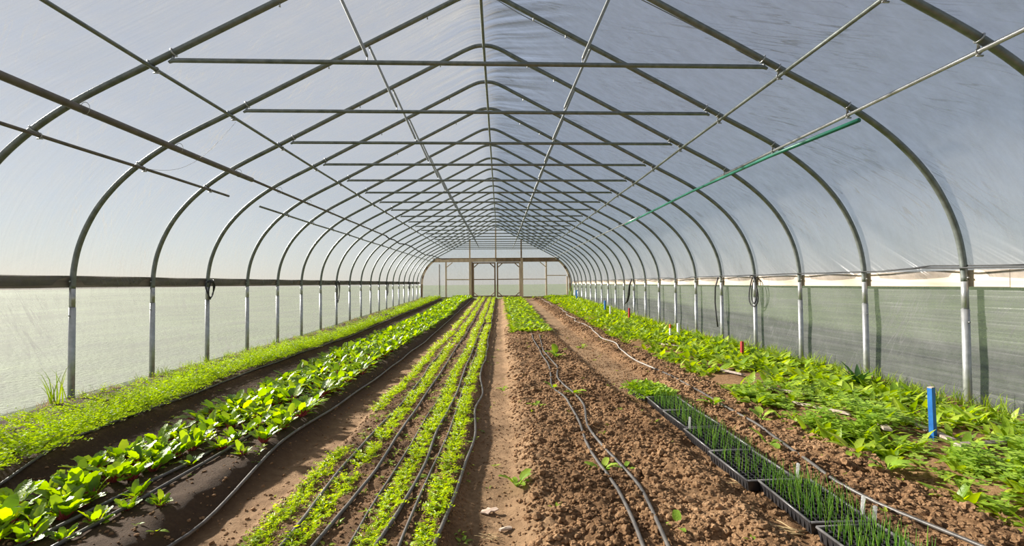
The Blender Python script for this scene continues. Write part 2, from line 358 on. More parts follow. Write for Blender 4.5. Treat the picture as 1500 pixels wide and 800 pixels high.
# ------------------------------------------------------------------ film
def sheet(name, S, XZ, ys, mat, dz=None):
    """S arc length, XZ profile, extruded along ys"""
    V = np.array([[(x + XR, y, z) for x, z in XZ] for y in ys]); V = V.reshape(-1, 3)
    if dz is not None: V = dz(V)
    F = grid_faces(len(ys), len(S)); me = big_mesh(name, V, F, mat)
    uvl = me.uv_layers.new(name='UVMap'); uv = np.array([[(s, y) for s in S] for y in ys]).reshape(-1, 2)
    uvl.data.foreach_set('uv', uv[F.ravel()].astype(np.float32).ravel()); return struct(link(name, me))
YS = []
for k in range(-6, NH): YS += [YH(k) + SP * t for t in np.linspace(0, 1, 9)[:-1]]
YS.append(YH(NH)); YS = np.array(YS)
P = profile(.042); P = np.concatenate([[(-4.66, 1.2)], P[1:-1], [(4.66, 1.16)]])
S = np.concatenate([[0], np.cumsum(np.linalg.norm(np.diff(P, axis=0), axis=1))]); S -= np.interp(0, P[:, 0], S)
def sag(V):
    t = ((V[:, 1] - Y0) / SP) % 1.0; b = np.sin(PI * t) ** 2 * .018
    c = np.array([XR, 0, 1.5]); d = V - c; d[:, 1] = 0; d /= np.linalg.norm(d, axis=1)[:, None]
    return V - d * b[:, None]
sheet('ceiling', S, P, YS, FILM, sag)
for nm, x, a, b in (('wall_left', -4.665, -.25, 1.26), ('wall_right', 4.665, -.25, 1.22)):
    zz = np.linspace(a, b, 14); XZ = np.array([(x, z) for z in zz])
    def bill(V, sg=math.copysign(1, x)):
        V = V.copy(); z = V[:, 2]; env = np.clip((z + .1) / .5, 0, 1) * np.clip((1.2 - z) / .5, 0, 1)
        V[:, 0] += sg * env * .03 * (vn(V[:, 1] * 1.7, z * 3, 21) - .3); V[:, 2] += rise(V[:, 1]) * np.clip((.9 - z), 0, 1); return V
    sheet(nm, zz, XZ, YS, FILMS, bill)

# ------------------------------------------------------------------ steel arches
def sm(mb, name, mat, smooth=True): return mb.mesh(name, [mat], smooth)
P2 = profile()
hoop_me = sm(MB().tube([(x, 0, z) for x, z in P2], .0285, 10), 'hoop_pipe', STEEL)
def post_mesh(sg, joint): return sm(MB().tube([(sg * 4.57, 0, 1.21), (sg * 4.57, 0, joint)], .0285, 10).tube([(sg * 4.57, 0, joint + .01), (sg * 4.57, 0, -.35)], .0325, 10), 'ground_post', STEEL2)
postL, postR = post_mesh(-1, .98), post_mesh(1, .93)
tie_me = sm(MB().tube([(-2.71, 0, 3.2), (-2.68, 0, 3.215), (-2.62, 0, 3.218), (2.62, 0, 3.218), (2.68, 0, 3.215), (2.71, 0, 3.2)], [.012, .018, .021, .021, .018, .012], 8), 'crosstie', STEEL)
def brace_mesh(sg):
    a = np.array([sg * 1.285, 0, 3.965]); b = np.array([sg * .975, 0, 3.27]); d = (b - a)
    pts = [a + d * t for t in (0, .03, .08, .92, .97, 1)]
    return sm(MB().tube(pts, [.008, .014, .0155, .0155, .014, .008], 7).tube([b, b + (0, 0, -.045)], .006, 5).tube([a + (0, 0, .01), a + (0, 0, -.01)], .015, 6), 'brace', STEELM)
brL, brR = brace_mesh(-1), brace_mesh(1)
PURL = [(-2.84, 3.148), (2.84, 3.148), (-3.83, 2.555), (3.50, 2.785)]
def clamp_mesh(px, pz):
    mb = MB(); zc = prof_z(px)
    th = np.linspace(0, 2 * PI, 13)
    # band round the hoop and a smaller one round the purlin
    P_ = profile(); i = np.argmin(abs(P_[:, 0] - px)); t = P_[i + 1] - P_[i - 1]; t /= np.linalg.norm(t); nrm = np.array([-t[1], t[0]])
    for dd in (-.03,):
        c = np.array([px + t[0] * dd, zc + t[1] * dd])
        mb.tube([(c[0] + nrm[0] * .033 * math.cos(a), .033 * math.sin(a), c[1] + nrm[1] * .033 * math.cos(a)) for a in th], .0065, 5)
    mb.tube([(px + .021 * math.cos(a), .03, pz + .021 * math.sin(a)) for a in th], .005, 5)
    mb.beam((px, .03, pz + .01), (px - t[0] * .03, .01, zc), .016, .012)
    mb.tube([(px + .03, .03, pz - .03), (px - .02, .03, pz - .03)], .007, 6)
    return sm(mb, 'clamp', STEEL2)
clampm = [clamp_mesh(*p) for p in PURL]
boltm = sm(MB().tube([(0, -.04, 0), (0, -.03, 0), (0, .035, 0)], [.010, .007, .007], 6), 'bolt', STEEL2)
tie_band = []
for sg in (-1, 1):
    P_ = profile(); i = np.argmin(abs(P_[:, 0] - sg * 2.66)); t = P_[i + 1] - P_[i - 1]; t /= np.linalg.norm(t); nrm = np.array([-t[1], t[0]])
    tie_band.append(sm(MB().tube([(P_[i][0] + nrm[0] * .034 * math.cos(a), .034 * math.sin(a), P_[i][1] + nrm[1] * .034 * math.cos(a)) for a in np.linspace(0, 2 * PI, 13)], .008, 5)
        .beam((P_[i][0], 0, P_[i][1] - .03), (sg * 2.69, 0, 3.2), .02, .012), 'band', STEEL2))
for k in range(-6, NH + 1):
    e = empty('steel_arch', (XR, YH(k), 0)); vis = k + 1
    if k < -1: lab = 'galvanised steel arch standing behind the camera'; grp = 'arches behind the camera'
    else:
        lab = f'galvanised steel pipe arch with level crosstie, the {words(vis)} from the camera'; grp = 'row of steel arches holding the film'
        if k == -1: lab = 'galvanised steel pipe arch cutting the upper right corner, nearest the camera'
        if k == NH: lab = 'last steel arch against the timber end wall'
    tag(e, lab, 'arch', grp)
    link('hoop_pipe', hoop_me, e); link('ground_post', postL, e); link('ground_post', postR, e)
    if k > -6 and k < NH:
        if k != -1: link('crosstie', tie_me, e); link('brace', brL, e); link('brace', brR, e)
        if k >= 0 and k < 9:
            for b in tie_band: link('band', b, e)
        if 0 <= k < 12 or k == -1:
            for j, c in enumerate(clampm):
                if j == 2 and k == 3: continue
                if j == 3 and 2 < k < 5: continue
                link('clamp', c, e)
        if 0 <= k < 7:
            for bx, bz in ((-4.57, 1.28), (4.57, 1.235), (-4.57, .9), (4.57, .82)): link('bolt', boltm, e, (bx, 0, bz))
        if 0 <= k < 5:
            for bx in (-.62, .62, 1.0, -1.75): link('bolt', boltm, e, (bx, 0, prof_z(bx) - .02), (PI / 2, 0, 0))

# lengthwise pipes
def pipe(name, pts, r, mat, label, cat='pipe', n=8, group=None, parent=None):
    o = MB().tube(pts, r, n).build(name, mat, parent)
    if parent is None: tag(o, label, cat, group)
    return o
YB = -3.0; YE = 28.6
def line(x, z, a, b, w=.004, n=None):
    n = n or max(3, int((b - a) / 1.2))
    return [(XR + x + w * math.sin(i * 2.1), a + (b - a) * i / n, z + w * math.cos(i * 1.7)) for i in range(n + 1)]
pipe('purlin', line(0, 4.573, YB, YE, .002), .021, STEEL, 'steel ridge purlin running along the peak of the roof', 'purlin')
pipe('purlin', line(-2.84, 3.148, YB, YE), .0175, STEEL, 'upper left steel purlin just outside the left ends of the crossties', 'purlin')
pipe('purlin', line(2.84, 3.148, YB, YE), .0175, STEEL, 'upper right steel purlin just outside the right ends of the crossties', 'purlin')
pipe('purlin', line(-3.83, 2.555, YB, 7.2), .0175, DARKPIPE, 'near left shoulder purlin ending in mid air below the roof', 'purlin')
pipe('purlin', line(-3.83, 2.545, 8.11, YE), .0175, STEEL, 'far left shoulder purlin beginning after a gap and running to the end wall', 'purlin')
pipe('purlin', line(3.50, 2.785, YB, 7.2, .003), .0175, STEEL2, 'near right shoulder purlin of pale steel lying above the green pipe', 'purlin')
pipe('purlin', line(3.50, 2.765, 11.0, YE, .003), .016, STEEL2, 'far right shoulder purlin continuing the green pipe to the end wall', 'purlin')
pipe('green_pipe', [(XR + 3.53, 4.2, 2.70), (XR + 3.50, 5.6, 2.74), (XR + 3.50, 8, 2.765), (XR + 3.50, 12.2, 2.73)], .022, GREENP, 'dark green pipe clamped under the right shoulder purlin')
hp = empty('hanging_pipe', (-3.62, YB, 2.765)); tag(hp, 'long brown telescoping pipe hung under the left side of the roof', 'pipe')
def hl(a, b, n, w=0): return [(w * math.sin(i * 1.9), a + (b - a) * i / n - YB, w * math.cos(i * 2.3)) for i in range(n + 1)]
MB().tube(hl(YB, 7.05, 8, .003), .034, 10).build('thick_section', DARKPIPE, hp)
MB().tube(hl(7.0, 15.3, 8, .004), .020, 8).build('thin_section', DARKPIPE, hp)
MB().tube([(0, 18.2, 0), (.01, 18.6, -.05), (0, 19.4, -.02), (-.02, 20.3, -.07), (.02, 21.2, -.02), (0, 22.4, .0), (.02, 24, -.08), (.03, 26, -.14), (.08, 28, -.06), (.3, 30.5, -.12), (.6, 31.4, -.06)], .022, 7).build('hose_end', BLACK, hp)
for k in range(-3, 9):
    y = YH(k) - YB; MB().tube([(.04 * math.cos(a), y, .02 + .055 * math.sin(a)) for a in np.linspace(-PI, PI, 13)], .003, 4).build('hanger', STEEL2, hp)
# lashing cords on the outside of the film, right slope; only the near ones can be seen
for k in range(0, 6):
    P_ = profile(.06); sel = P_[(P_[:, 0] > .15) & (P_[:, 0] < 3.3)]
    y = YH(k) + .17
    cd = pipe('roof_cord', [(XR + x, y + .05 * math.sin(i * .2), z) for i, (x, z) in enumerate(sel)], .0045, BLACK, f'thin black cord on the right roof slope beside the {words(k + 1)} arch from the camera', 'cord', 5, 'cords over the right roof slope')
    i = int(np.argmin(abs(sel[:, 0] - 2.75))); MB().tube([(XR + x, y + .05 * math.sin((i - 1 + j) * .2), z - .004) for j, (x, z) in enumerate(sel[i - 1:i + 1])], .011, 6).build('knot', BLACK, cd)
for a, b in (((-4.05, 5.5, 2.57), (-3.04, 5.5, 3.11)),):
    m_ = [(a[0] + (b[0] - a[0]) * t, a[1] + .06, a[2] + (b[2] - a[2]) * t - .22 * math.sin(PI * t)) for t in np.linspace(0, 1, 12)]
    pipe('sagging_wire', m_, .0018, DARKPIPE, 'fine wire sagging between two purlins on the left', 'wire', 4)

# ------------------------------------------------------------------ hip boards
def hip(name, x, z0, z1, ya, mat, seed):
    e = struct(empty(name, (XR + x, 0, z0))); rnd = random.Random(seed); y = ya
    while y < 28.5:
        L = 3.66 if rnd.random() < .8 else 2.44; y2 = min(y + L, 28.6)
        mb = MB(); n = 6; w = .019
        ys = np.linspace(y + .003, y2 - .003, n); dz = [rnd.uniform(-.003, .003) for _ in ys]
        for i in range(n - 1): mb.add([(sx * w, ys[i + a], (z1 - z0) * c + dz[i + a]) for a in (0, 1) for sx in (-1, 1) for c in (0, 1)],
                                      [(0, 1, 3, 2)] * (i == 0) + [(4, 6, 7, 5)] * (i == n - 2) + [(0, 4, 5, 1), (2, 3, 7, 6), (0, 2, 6, 4), (1, 5, 7, 3)])
        mb.build('plank', mat, e, False); y = y2
    return e
hip('trim_1', -4.625, 1.212, 1.345, -3.0 + .0, WOODD, 1)
hip('trim_2', 4.625, 1.148, 1.303, -2.2, WOODP, 2)
# black cable lying on the right board
pts = []
rnd = random.Random(5)
for i in range(64):
    y = -2.5 + i * .48; k = (y - Y0) / SP
    lift = .03 * max(0, math.exp(-((y - 4.55) / .22) ** 2)) - .045 * max(0, math.exp(-((y - 11.2) / .35) ** 2))
    pts.append((XR + 4.565 + .028 * math.cos((k % 1) * 2 * PI) * -1 - .03, y, 1.322 + lift + rnd.uniform(-.004, .004)))
pipe('black_cable', pts, .0085, BLACK, 'black cable running along the top of the pale right hip board', 'cable', 6)
pipe('black_cable', [(XR + 4.60, 3.6, 1.335), (XR + 4.58, 4.0, 1.342), (XR + 4.575, 4.35, 1.352), (XR + 4.575, 4.62, 1.36), (XR + 4.58, 4.85, 1.34), (XR + 4.6, 5.2, 1.327)], .007, BLACK, 'short black cable end kinked upward beside the nearest right post', 'cable', 6)

# straps hung on the posts
def loop_strap(x, y, z, w, h, name, label, r=.011, twist=.25):
    o = empty(name, (x, y, z)); tag(o, label, 'hose', 'black hose loops hung on the posts')
    th = np.linspace(0, 2 * PI, 26)
    MB().tube([(.02 * math.sin(a * 2), w * math.sin(a) * (1 - .35 * math.cos(a)) + twist * .1 * math.sin(2 * a), -h / 2 + h / 2 * math.cos(a)) for a in th], r, 6).build('coil', BLACK, o)
    MB().tube([(.015 + .012 * math.cos(a), (w * .6) * math.sin(a) * (1 - .3 * math.cos(a)), -h * .46 + h * .44 * math.cos(a)) for a in th], r, 6).build('coil', BLACK, o)
    MB().tube([(.05 * math.cos(a) * (-1 if x > 0 else 1), .045 * math.sin(a), .0 + .02 * math.sin(a)) for a in np.linspace(0, 2 * PI, 15)], .008, 5).build('tie', BLACK, o)
    return o
for k, w, h, n in ((3, .10, .30, 'third'), (8, .13, .60, 'eighth'), (13, .14, .55, 'thirteenth'), (17, .15, .42, 'farthest')):
    loop_strap(XR - 4.57 + .045, YH(k), 1.30, w, h, 'hanging_hose', {3: 'black hose loop hung on the nearest looped post of the left wall', 8: 'long black hose loop hung midway along the left wall', 13: 'small distant black hose loop on the left wall', 17: 'farthest tiny black hose loop near the end wall on the left'}[k])
loop_strap(XR + 4.57 - .045, YH(3) - .03, 1.29, .13, .50, 'hanging_hose', 'thick black hose loop hung on a right wall post')
pipe('hanging_hose', [(XR + 4.52, YH(4) + .03, 1.30), (XR + 4.50, YH(4) + .12, 1.1), (XR + 4.50, YH(4) + .14, .8), (XR + 4.5, YH(4) + .10, .55), (XR + 4.5, YH(4) + .04, .32)], .014, BLACK, 'single black hose end dangling straight down beside a right wall post', 'hose', 6)
pipe('hanging_hose', [(XR + 4.50, YH(9), 1.33), (XR + 4.48, YH(9) + .2, 1.1), (XR + 4.46, YH(9) + .22, .8), (XR + 4.45, YH(9) + .35, .6), (XR + 4.44, YH(9) + .75, .45)], [.02, .035, .045, .035, .012], BLACK, 'folded black strap hanging far down the right wall', 'strap', 6)

# ------------------------------------------------------------------ end walls
def film_panel(name, pts, y, parent, mat=FILME):
    n = len(pts); me = bpy.data.meshes.new(name)
    me.from_pydata([(x, y, z) for x, z in pts], [], [tuple(range(n))]); me.materials.append(mat)
    uvl = me.uv_layers.new(name='UVMap')
    for i, l in enumerate(me.loops): uvl.data[i].uv = (pts[l.vertex_index][1], pts[l.vertex_index][0] * .7 + 3)
    return link(name, me, parent)
YW = YH(NH) + .05
back = struct(empty('wall_back', (XR, 0, 0)))
prof = profile(0)
gb = .28
def arch_between(xa, xb, zlow):
    s = prof[(prof[:, 0] > xa) & (prof[:, 0] < xb)]
    return [(xa, zlow)] + [(xa, min(prof_z(xa), 9))] + [tuple(p) for p in s] + [(xb, prof_z(xb)), (xb, zlow)]
# panels above the beam
for a, b in ((-3.9, -1.58), (-1.58, -.02), (-.02, 1.53), (1.53, 3.9)):
    zl = 2.62; s = [p for p in prof if a < p[0] < b and p[1] > zl]
    pts_ = ([(a, zl)] if prof_z(a) > zl else []) + ([(a, prof_z(a))] if prof_z(a) > zl else []) + [tuple(p) for p in s] + ([(b, prof_z(b)), (b, zl)] if prof_z(b) > zl else [])
    if prof_z(a) <= zl: pts_ = [(max(s[0][0], a), zl)] + [tuple(p) for p in s] + [(b, prof_z(b)), (b, zl)]
    if prof_z(b) <= zl: pts_ = [(a, zl), (a, prof_z(a))] + [tuple(p) for p in s] + [(s[-1][0], zl)]
    film_panel('film_panel', pts_, YW + .03, back)
lo = [p for p in prof if p[1] < 2.62]
lf = [tuple(p) for p in lo if p[0] < 0]; rt = [tuple(p) for p in lo if p[0] > 0]
film_panel('film_panel', [(-4.57, gb)] + lf + [(-3.04, 2.62), (-3.04, gb)], YW + .03, back)
film_panel('film_panel', [(-3.04, gb), (-3.04, 2.62), (-1.58, 2.62), (-1.58, gb)], YW + .03, back)
film_panel('film_panel', [(1.53, gb), (1.53, 2.62), (3.04, 2.62), (3.04, gb)], YW + .03, back)
film_panel('film_panel', [(3.04, gb), (3.04, 2.62)] + rt + [(4.57, gb)], YW + .03, back)
def bm(name, a, b, w, h, mat, up_=(0, 1, 0)): return MB().beam((a[0], YW + a[2] if len(a) > 2 else YW, a[1]), (b[0], YW + (b[2] if len(b) > 2 else 0), b[1]), w, h, 0, up_).build(name, mat, back, False)
bm('header_beam', (-3.82, 2.625), (-.02, 2.63), .21, .07, WOODE); bm('header_beam', (-.02, 2.625), (3.82, 2.62), .21, .07, WOODDK)
bm('cap_strip', (-3.86, 2.745), (3.86, 2.745), .04, .10, WOODDK)
for x, w, m_ in ((-1.58, .14, WOODE), (1.55, .15, WOODE)): bm('post', (x, gb - .1, -.05), (x, 2.74, -.05), w, .09, m_)
bm('post', (-1.47, gb - .1, 0), (-1.47, 2.52, 0), .07, .07, WOODDK)
for x, z in ((-1.6, prof_z(-1.6)), (-.03, 4.57), (1.52, prof_z(1.52))): bm('upper_stud', (x, 2.74, -.02), (x, z, -.02), .085, .05, WOODE if x < 1 else WOODDK)
for x in (-3.04, 3.04): bm('stud', (x, gb - .1, 0), (x, 2.52, 0), .09, .06, WOODE)
bm('stud', (-3.45, gb - .1, .05), (-3.45, 2.4, .05), .04, .04, WOODE)
bm('stud', (4.32, gb - .1, -.02), (4.32, 1.62, -.02), .08, .06, WOODE)
bm('rail', (-3.0, 1.47, 0), (-1.65, 1.46, 0), .07, .05, WOODP); bm('rail', (1.62, 1.46, 0), (3.0, 1.45, 0), .05, .05, WOODE); bm('rail', (3.08, 1.68, 0), (4.25, 1.67, 0), .05, .05, WOODE)
for sg in (-1, 1):
    for a, b, xx in (((-3.04 * -sg), 2.5, .35),):
        bm('corner_brace', (sg * 3.02, 2.2, 0), (sg * 2.65, 2.5, 0), .05, .04, WOODE)
s = [p for p in prof if p[1] < 2.75]
for side in (-1, 1):
    q = [p for p in s if p[0] * side > 0]; q = sorted(q, key=lambda p: p[1]); q = q[::3] + [q[-1]]
    q = [(side * 4.50, gb - .1)] + [(p[0] - side * .09, p[1]) for p in q]
    for i in range(len(q) - 1): bm('arch_board', (q[i][0], q[i][1], -.03), (q[i + 1][0], q[i + 1][1], -.03), .10, .05, WOODE if i % 3 else WOODDK)
bm('sill', (-4.4, .36, 0), (-1.5, .36, 0), .10, .06, WOODDK); bm('sill', (1.5, .36, 0), (4.4, .36, 0), .10, .06, WOODDK)
for n, (xa, xb, m1, m2) in enumerate(((-1.44, -.04, WOODDK, WOODE), (.02, 1.47, WOODE, WOODDK))):
    d = struct(empty(f'door_{n + 1}', (XR, YW - .02, 0))); z0, z1 = .38, 2.50
    def db(name, a, b, w, m_): return MB().beam((a[0], 0, a[1]), (b[0], 0, b[1]), w, .045, 0, (0, 1, 0)).build(name, m_, d, False)
    db('stile', (xa + .045, z0), (xa + .045, z1), .09, WOODDK); db('stile', (xb - .045, z0), (xb - .045, z1), .09, m1)
    db('top_rail', (xa + .09, z1 - .04), (xb - .09, z1 - .04), .08, WOODDK); db('bottom_rail', (xa + .09, z0 + .05), (xb - .09, z0 + .05), .10, WOODDK)
    db('middle_rail', (xa + .09, 1.46), (xb - .09, 1.46), .055, WOODDK)
    for (px, sx) in ((xa + .09, 1), (xb - .09, -1)):
        db('corner_brace', (px, z1 - .30), (px + sx * .25, z1 - .07), .06, WOODDK); db('corner_brace', (px, z0 + .28), (px + sx * .2, z0 + .1), .05, m2)
    film_panel('film_panel', [(xa + .04, z0), (xa + .04, z1), (xb - .04, z1), (xb - .04, z0)], .035, d)
# the near end behind the camera
front = struct(empty('wall_front', (XR, 0, 0)))
film_panel('film_panel', [(-4.57, -.2)] + [tuple(p) for p in prof] + [(4.57, -.2)], YH(-6), front)
for x in (-3, -1, 1, 3): MB().beam((x, YH(-6) + .05, -.1), (x, YH(-6) + .05, prof_z(x)), .09, .05, 0, (0, 1, 0)).build('stud', WOODE, front, False)

# ------------------------------------------------------------------ loose soil clods
def ico(sub):
    t = (1 + 5 ** .5) / 2
    V = [(-1, t, 0), (1, t, 0), (-1, -t, 0), (1, -t, 0), (0, -1, t), (0, 1, t), (0, -1, -t), (0, 1, -t), (t, 0, -1), (t, 0, 1), (-t, 0, -1), (-t, 0, 1)]
    F = [(0, 11, 5), (0, 5, 1), (0, 1, 7), (0, 7, 10), (0, 10, 11), (1, 5, 9), (5, 11, 4), (11, 10, 2), (10, 7, 6), (7, 1, 8), (3, 9, 4), (3, 4, 2), (3, 2, 6), (3, 6, 8), (3, 8, 9), (4, 9, 5), (2, 4, 11), (6, 2, 10), (8, 6, 7), (9, 8, 1)]
    V = [np.array(v) / np.linalg.norm(v) for v in V]
    for _ in range(sub):
        cache = {}; G = []
        def mid(a, b):
            k = (min(a, b), max(a, b))
            if k not in cache: m = V[a] + V[b]; V.append(m / np.linalg.norm(m)); cache[k] = len(V) - 1
            return cache[k]
        for a, b, c in F: ab, bc, ca = mid(a, b), mid(b, c), mid(c, a); G += [(a, ab, ca), (b, bc, ab), (c, ca, bc), (ab, bc, ca)]
        F = G
    return np.array(V), np.array(F)
def clod_variants(sub, n):
    V, F = ico(sub); out = []
    for i in range(n):
        d = 1 + .30 * RS.randn(len(V)).clip(-1.4, 1.4) * .7
        out.append(V * d[:, None] * np.array([1, RS.uniform(.7, 1.1), RS.uniform(.55, .85)]))
    return out, F
def scatter(n, xr, yr, smin, smax, sub, pw=2.2, mask=None):
    vs, F = clod_variants(sub, 14); x = RS.uniform(*xr, n)
    y = yr[0] + (yr[1] - yr[0]) * RS.rand(n) ** 1.25
    if mask is not None: k = RS.rand(n) < mask(x, y); x, y = x[k], y[k]; n = len(x)
    s = smin + (smax - smin) * RS.rand(n) ** pw; z = ground(x, y) + s * .25; a = RS.rand(n) * 2 * PI; ty = RS.randint(0, 14, n)
    VV = np.stack(vs)[ty]; ca, sa = np.cos(a)[:, None], np.sin(a)[:, None]
    X = (VV[..., 0] * ca - VV[..., 1] * sa) * s[:, None] + x[:, None]; Y = (VV[..., 0] * sa + VV[..., 1] * ca) * s[:, None] + y[:, None]; Z = VV[..., 2] * s[:, None] + z[:, None]
    m = VV.shape[1]; return np.stack([X, Y, Z], -1).reshape(-1, 3), (F[None] + (np.arange(n) * m)[:, None, None]).reshape(-1, 3)
def stuff_clods(name, args):
    Vs, Fs, o = [], [], 0
    for a in args: V, F = scatter(**a); Vs.append(V); Fs.append(F + o); o += len(V)
    me = big_mesh(name, np.concatenate(Vs), np.concatenate(Fs), CLOD, False); ob = link(name, me, floor); ob['kind'] = 'stuff'; return ob
till = lambda x, y: np.clip(tilled(x, y) * 1.2, 0, 1) * (1 - .6 * box1(x, 1.36, 1.86, .03) * (y < 5.2))
stuff_clods('loose_clods', [
    dict(n=9500, xr=(.1, 2.75), yr=(1.8, 5.2), smin=.007, smax=.020, sub=1, mask=till),
    dict(n=9000, xr=(.1, 2.75), yr=(1.8, 6.5), smin=.005, smax=.013, sub=0, mask=till),
    dict(n=9000, xr=(.1, 2.7), yr=(5.0, 13), smin=.010, smax=.030, sub=0, mask=till),
    dict(n=3500, xr=(1.8, 2.7), yr=(12, 28), smin=.015, smax=.035, sub=0, mask=till),
    dict(n=9000, xr=(-1.25, -.2), yr=(1.9, 8), smin=.003, smax=.011, sub=0),
    dict(n=3500, xr=(1.2, 2.0), yr=(5.2, 13), smin=.004, smax=.016, sub=0, pw=2.5),
    dict(n=2500, xr=(-.3, .3), yr=(1.9, 6), smin=.002, smax=.010, sub=0, pw=3),
    dict(n=3500, xr=(-3.5, -1.2), yr=(2.1, 8), smin=.003, smax=.014, sub=0, pw=3)])
cv, cf = clod_variants(1, 8)
clod_me = [big_mesh('clod', v, cf, CLOD, False) for v in cv]
for i in range(300):
    for _ in range(50):
        x = RS.uniform(.15, 2.7); y = 1.95 + 3.6 * RS.rand() ** 1.4
        if till(np.array([x]), np.array([y]))[0] > .8 and not (1.3 < x < 1.95 and y < 5.3): break
    s = RS.uniform(.013, .027) * (1 + .06 * y)
    link('clod', clod_me[i % 8], floor, (x, y, gz(x, y) + s * .3), (RS.uniform(-.4, .4), RS.uniform(-.4, .4), RS.uniform(0, 6)), s)

# ------------------------------------------------------------------ leaves
def leaf_geo(L, Wd, n=6, arch=.5, lift=.9, fold=.25, pet=.25, tip=1.0, wave=0., base=.35):
    """one leaf: thin stalk then blade, rising from the origin along +x and arching over. returns (V,F blade),(V,F stalk)"""
    ang = lift; p = np.array([0., 0., 0.]); path = [p.copy()]; steps = 3 + n; tot = L / (1 - pet)
    angs = []
    for i in range(steps):
        t = (i + 1) / steps; a = ang - arch * 1.6 * t; p = p + np.array([math.cos(a), 0, math.sin(a)]) * tot / steps; path.append(p.copy()); angs.append(a)
    path = np.array(path); npet = max(1, int(round(pet * steps)))
    mb_s = MB().tube(path[:npet + 2], [.006 * tot / .15] * (npet + 2), 4, 1, False)
    bl = path[npet:]; m = len(bl) - 1; V = []; F = []
    for i, c in enumerate(bl):
        t = i / m; w = Wd / 2 * (math.sin(PI * (base + (1 - base) * t) ** tip) if i < m else .04) * (1 + .05 * (i % 2))
        if tip < 0: w = Wd / 2 * (max(math.sin(PI * (.06 + .86 * t ** .85)), .05) ** .6)
        if i == 0: w *= .45
        a = angs[min(npet + i, steps) - 1]; nx, nz = -math.sin(a), math.cos(a)
        for sd in (-1, 0, 1):
            f = abs(sd) * w * fold + wave * w * (1 if i % 2 else -1) * abs(sd)
            V.append((c[0] + nx * f, sd * w, c[2] + nz * f))
    for i in range(m):
        for j in (0, 1): k = i * 3 + j; F.append((k, k + 1, k + 4, k + 3))
    return (np.array(V), F), (mb_s.v[0], mb_s.f)
def rotz(V, a, tilt=0):
    c, s = math.cos(a), math.sin(a); V = np.asarray(V)
    return np.stack([V[:, 0] * c - V[:, 1] * s, V[:, 0] * s + V[:, 1] * c, V[:, 2]], 1)
def rosette(mb, n, L, Wd, rnd, lift=(.5, 1.2), arch=(.4, .9), stalk=1, seg=5, pet=.25, off=(0, 0, 0), fold=.25, tip=1.0, wave=0., spread=.015, scv=(.6, 1.15), base=.35, stalks=True):
    for i in range(n):
        sc = rnd.uniform(*scv); (V, F), (SV, SF) = leaf_geo(L * sc, Wd * sc * rnd.uniform(.85, 1.15), seg, rnd.uniform(*arch), rnd.uniform(*lift), fold, pet, tip, wave, base)
        a = i * 2.4 + rnd.uniform(-.4, .4); o = np.array(off) + (spread * math.cos(a), spread * math.sin(a), 0)
        mb.add(rotz(V, a) + o, F, 0)
        if stalks: mb.add(rotz(SV, a) + o, SF, stalk)
    return mb
def frond(mb, L, rnd, a, lift, n=8, sz=.012, off=(0, 0, 0)):
    """feathery frond: arched axis with small leaflets on both sides"""
    V = []; F = []; p = np.zeros(3)
    for i in range(n):
        t = (i + 1) / n; an = lift - 1.1 * t; p = p + np.array([math.cos(an), 0, math.sin(an)]) * L / n
        if t < .3: continue
        w = sz * (1.5 - t) * rnd.uniform(.8, 1.3) * 1.6
        for sd in (-1, 1):
            d = np.array([.5, sd * 1.0, rnd.uniform(-.2, .7)]); d /= np.linalg.norm(d); e = np.array([-.4, sd * .2, rnd.uniform(.2, 1)]) * .45
            k = len(V); V += [p, p + d * w * .6 + e * w * .6, p + d * w * 1.3, p + d * w * .6 - e * w * .6]; F.append((k, k + 1, k + 2, k + 3))
    k = len(V); V += [p, p + (sz * .3, sz * .5, 0), p + (sz, 0, .2 * sz), p + (sz * .3, -sz * .5, 0)]; F.append((k, k + 1, k + 2, k + 3))
    mb.add(rotz(np.array(V), a) + np.array(off), F, 0)
    return mb
def feather_plant(seed, n=14, L=.2, sz=.012, seg=8, spread=.02):
    rnd = random.Random(seed); mb = MB()
    for i in range(n):
        a = i * 2.4 + rnd.uniform(-.5, .5); frond(mb, L * rnd.uniform(.55, 1.1), rnd, a, rnd.uniform(.9, 1.55), seg, sz, (spread * math.cos(a), spread * math.sin(a), 0))
    return mb
def grass(seed, n=22, L=.2, w=.006, spread=.05, seg=4, lean=(.7, 1.5)):
    rnd = random.Random(seed); mb = MB()
    for i in range(n):
        a = rnd.uniform(0, 2 * PI); l = L * rnd.uniform(.5, 1.15); lift = rnd.uniform(*lean); p = np.zeros(3); V = []
        for j in range(seg + 1):
            t = j / seg; ww = w * (1 - t) ** .7 + .0004; V += [(p[0], -ww, p[2]), (p[0], ww, p[2])]; an = lift - rnd.uniform(.2, .9) * t * t * 1.5
            p = p + np.array([math.cos(an), 0, math.sin(an)]) * l / seg
        F = [(2 * j, 2 * j + 1, 2 * j + 3, 2 * j + 2) for j in range(seg)]
        mb.add(rotz(np.array(V), a) + (rnd.gauss(0, spread), rnd.gauss(0, spread), 0), F)
    return mb
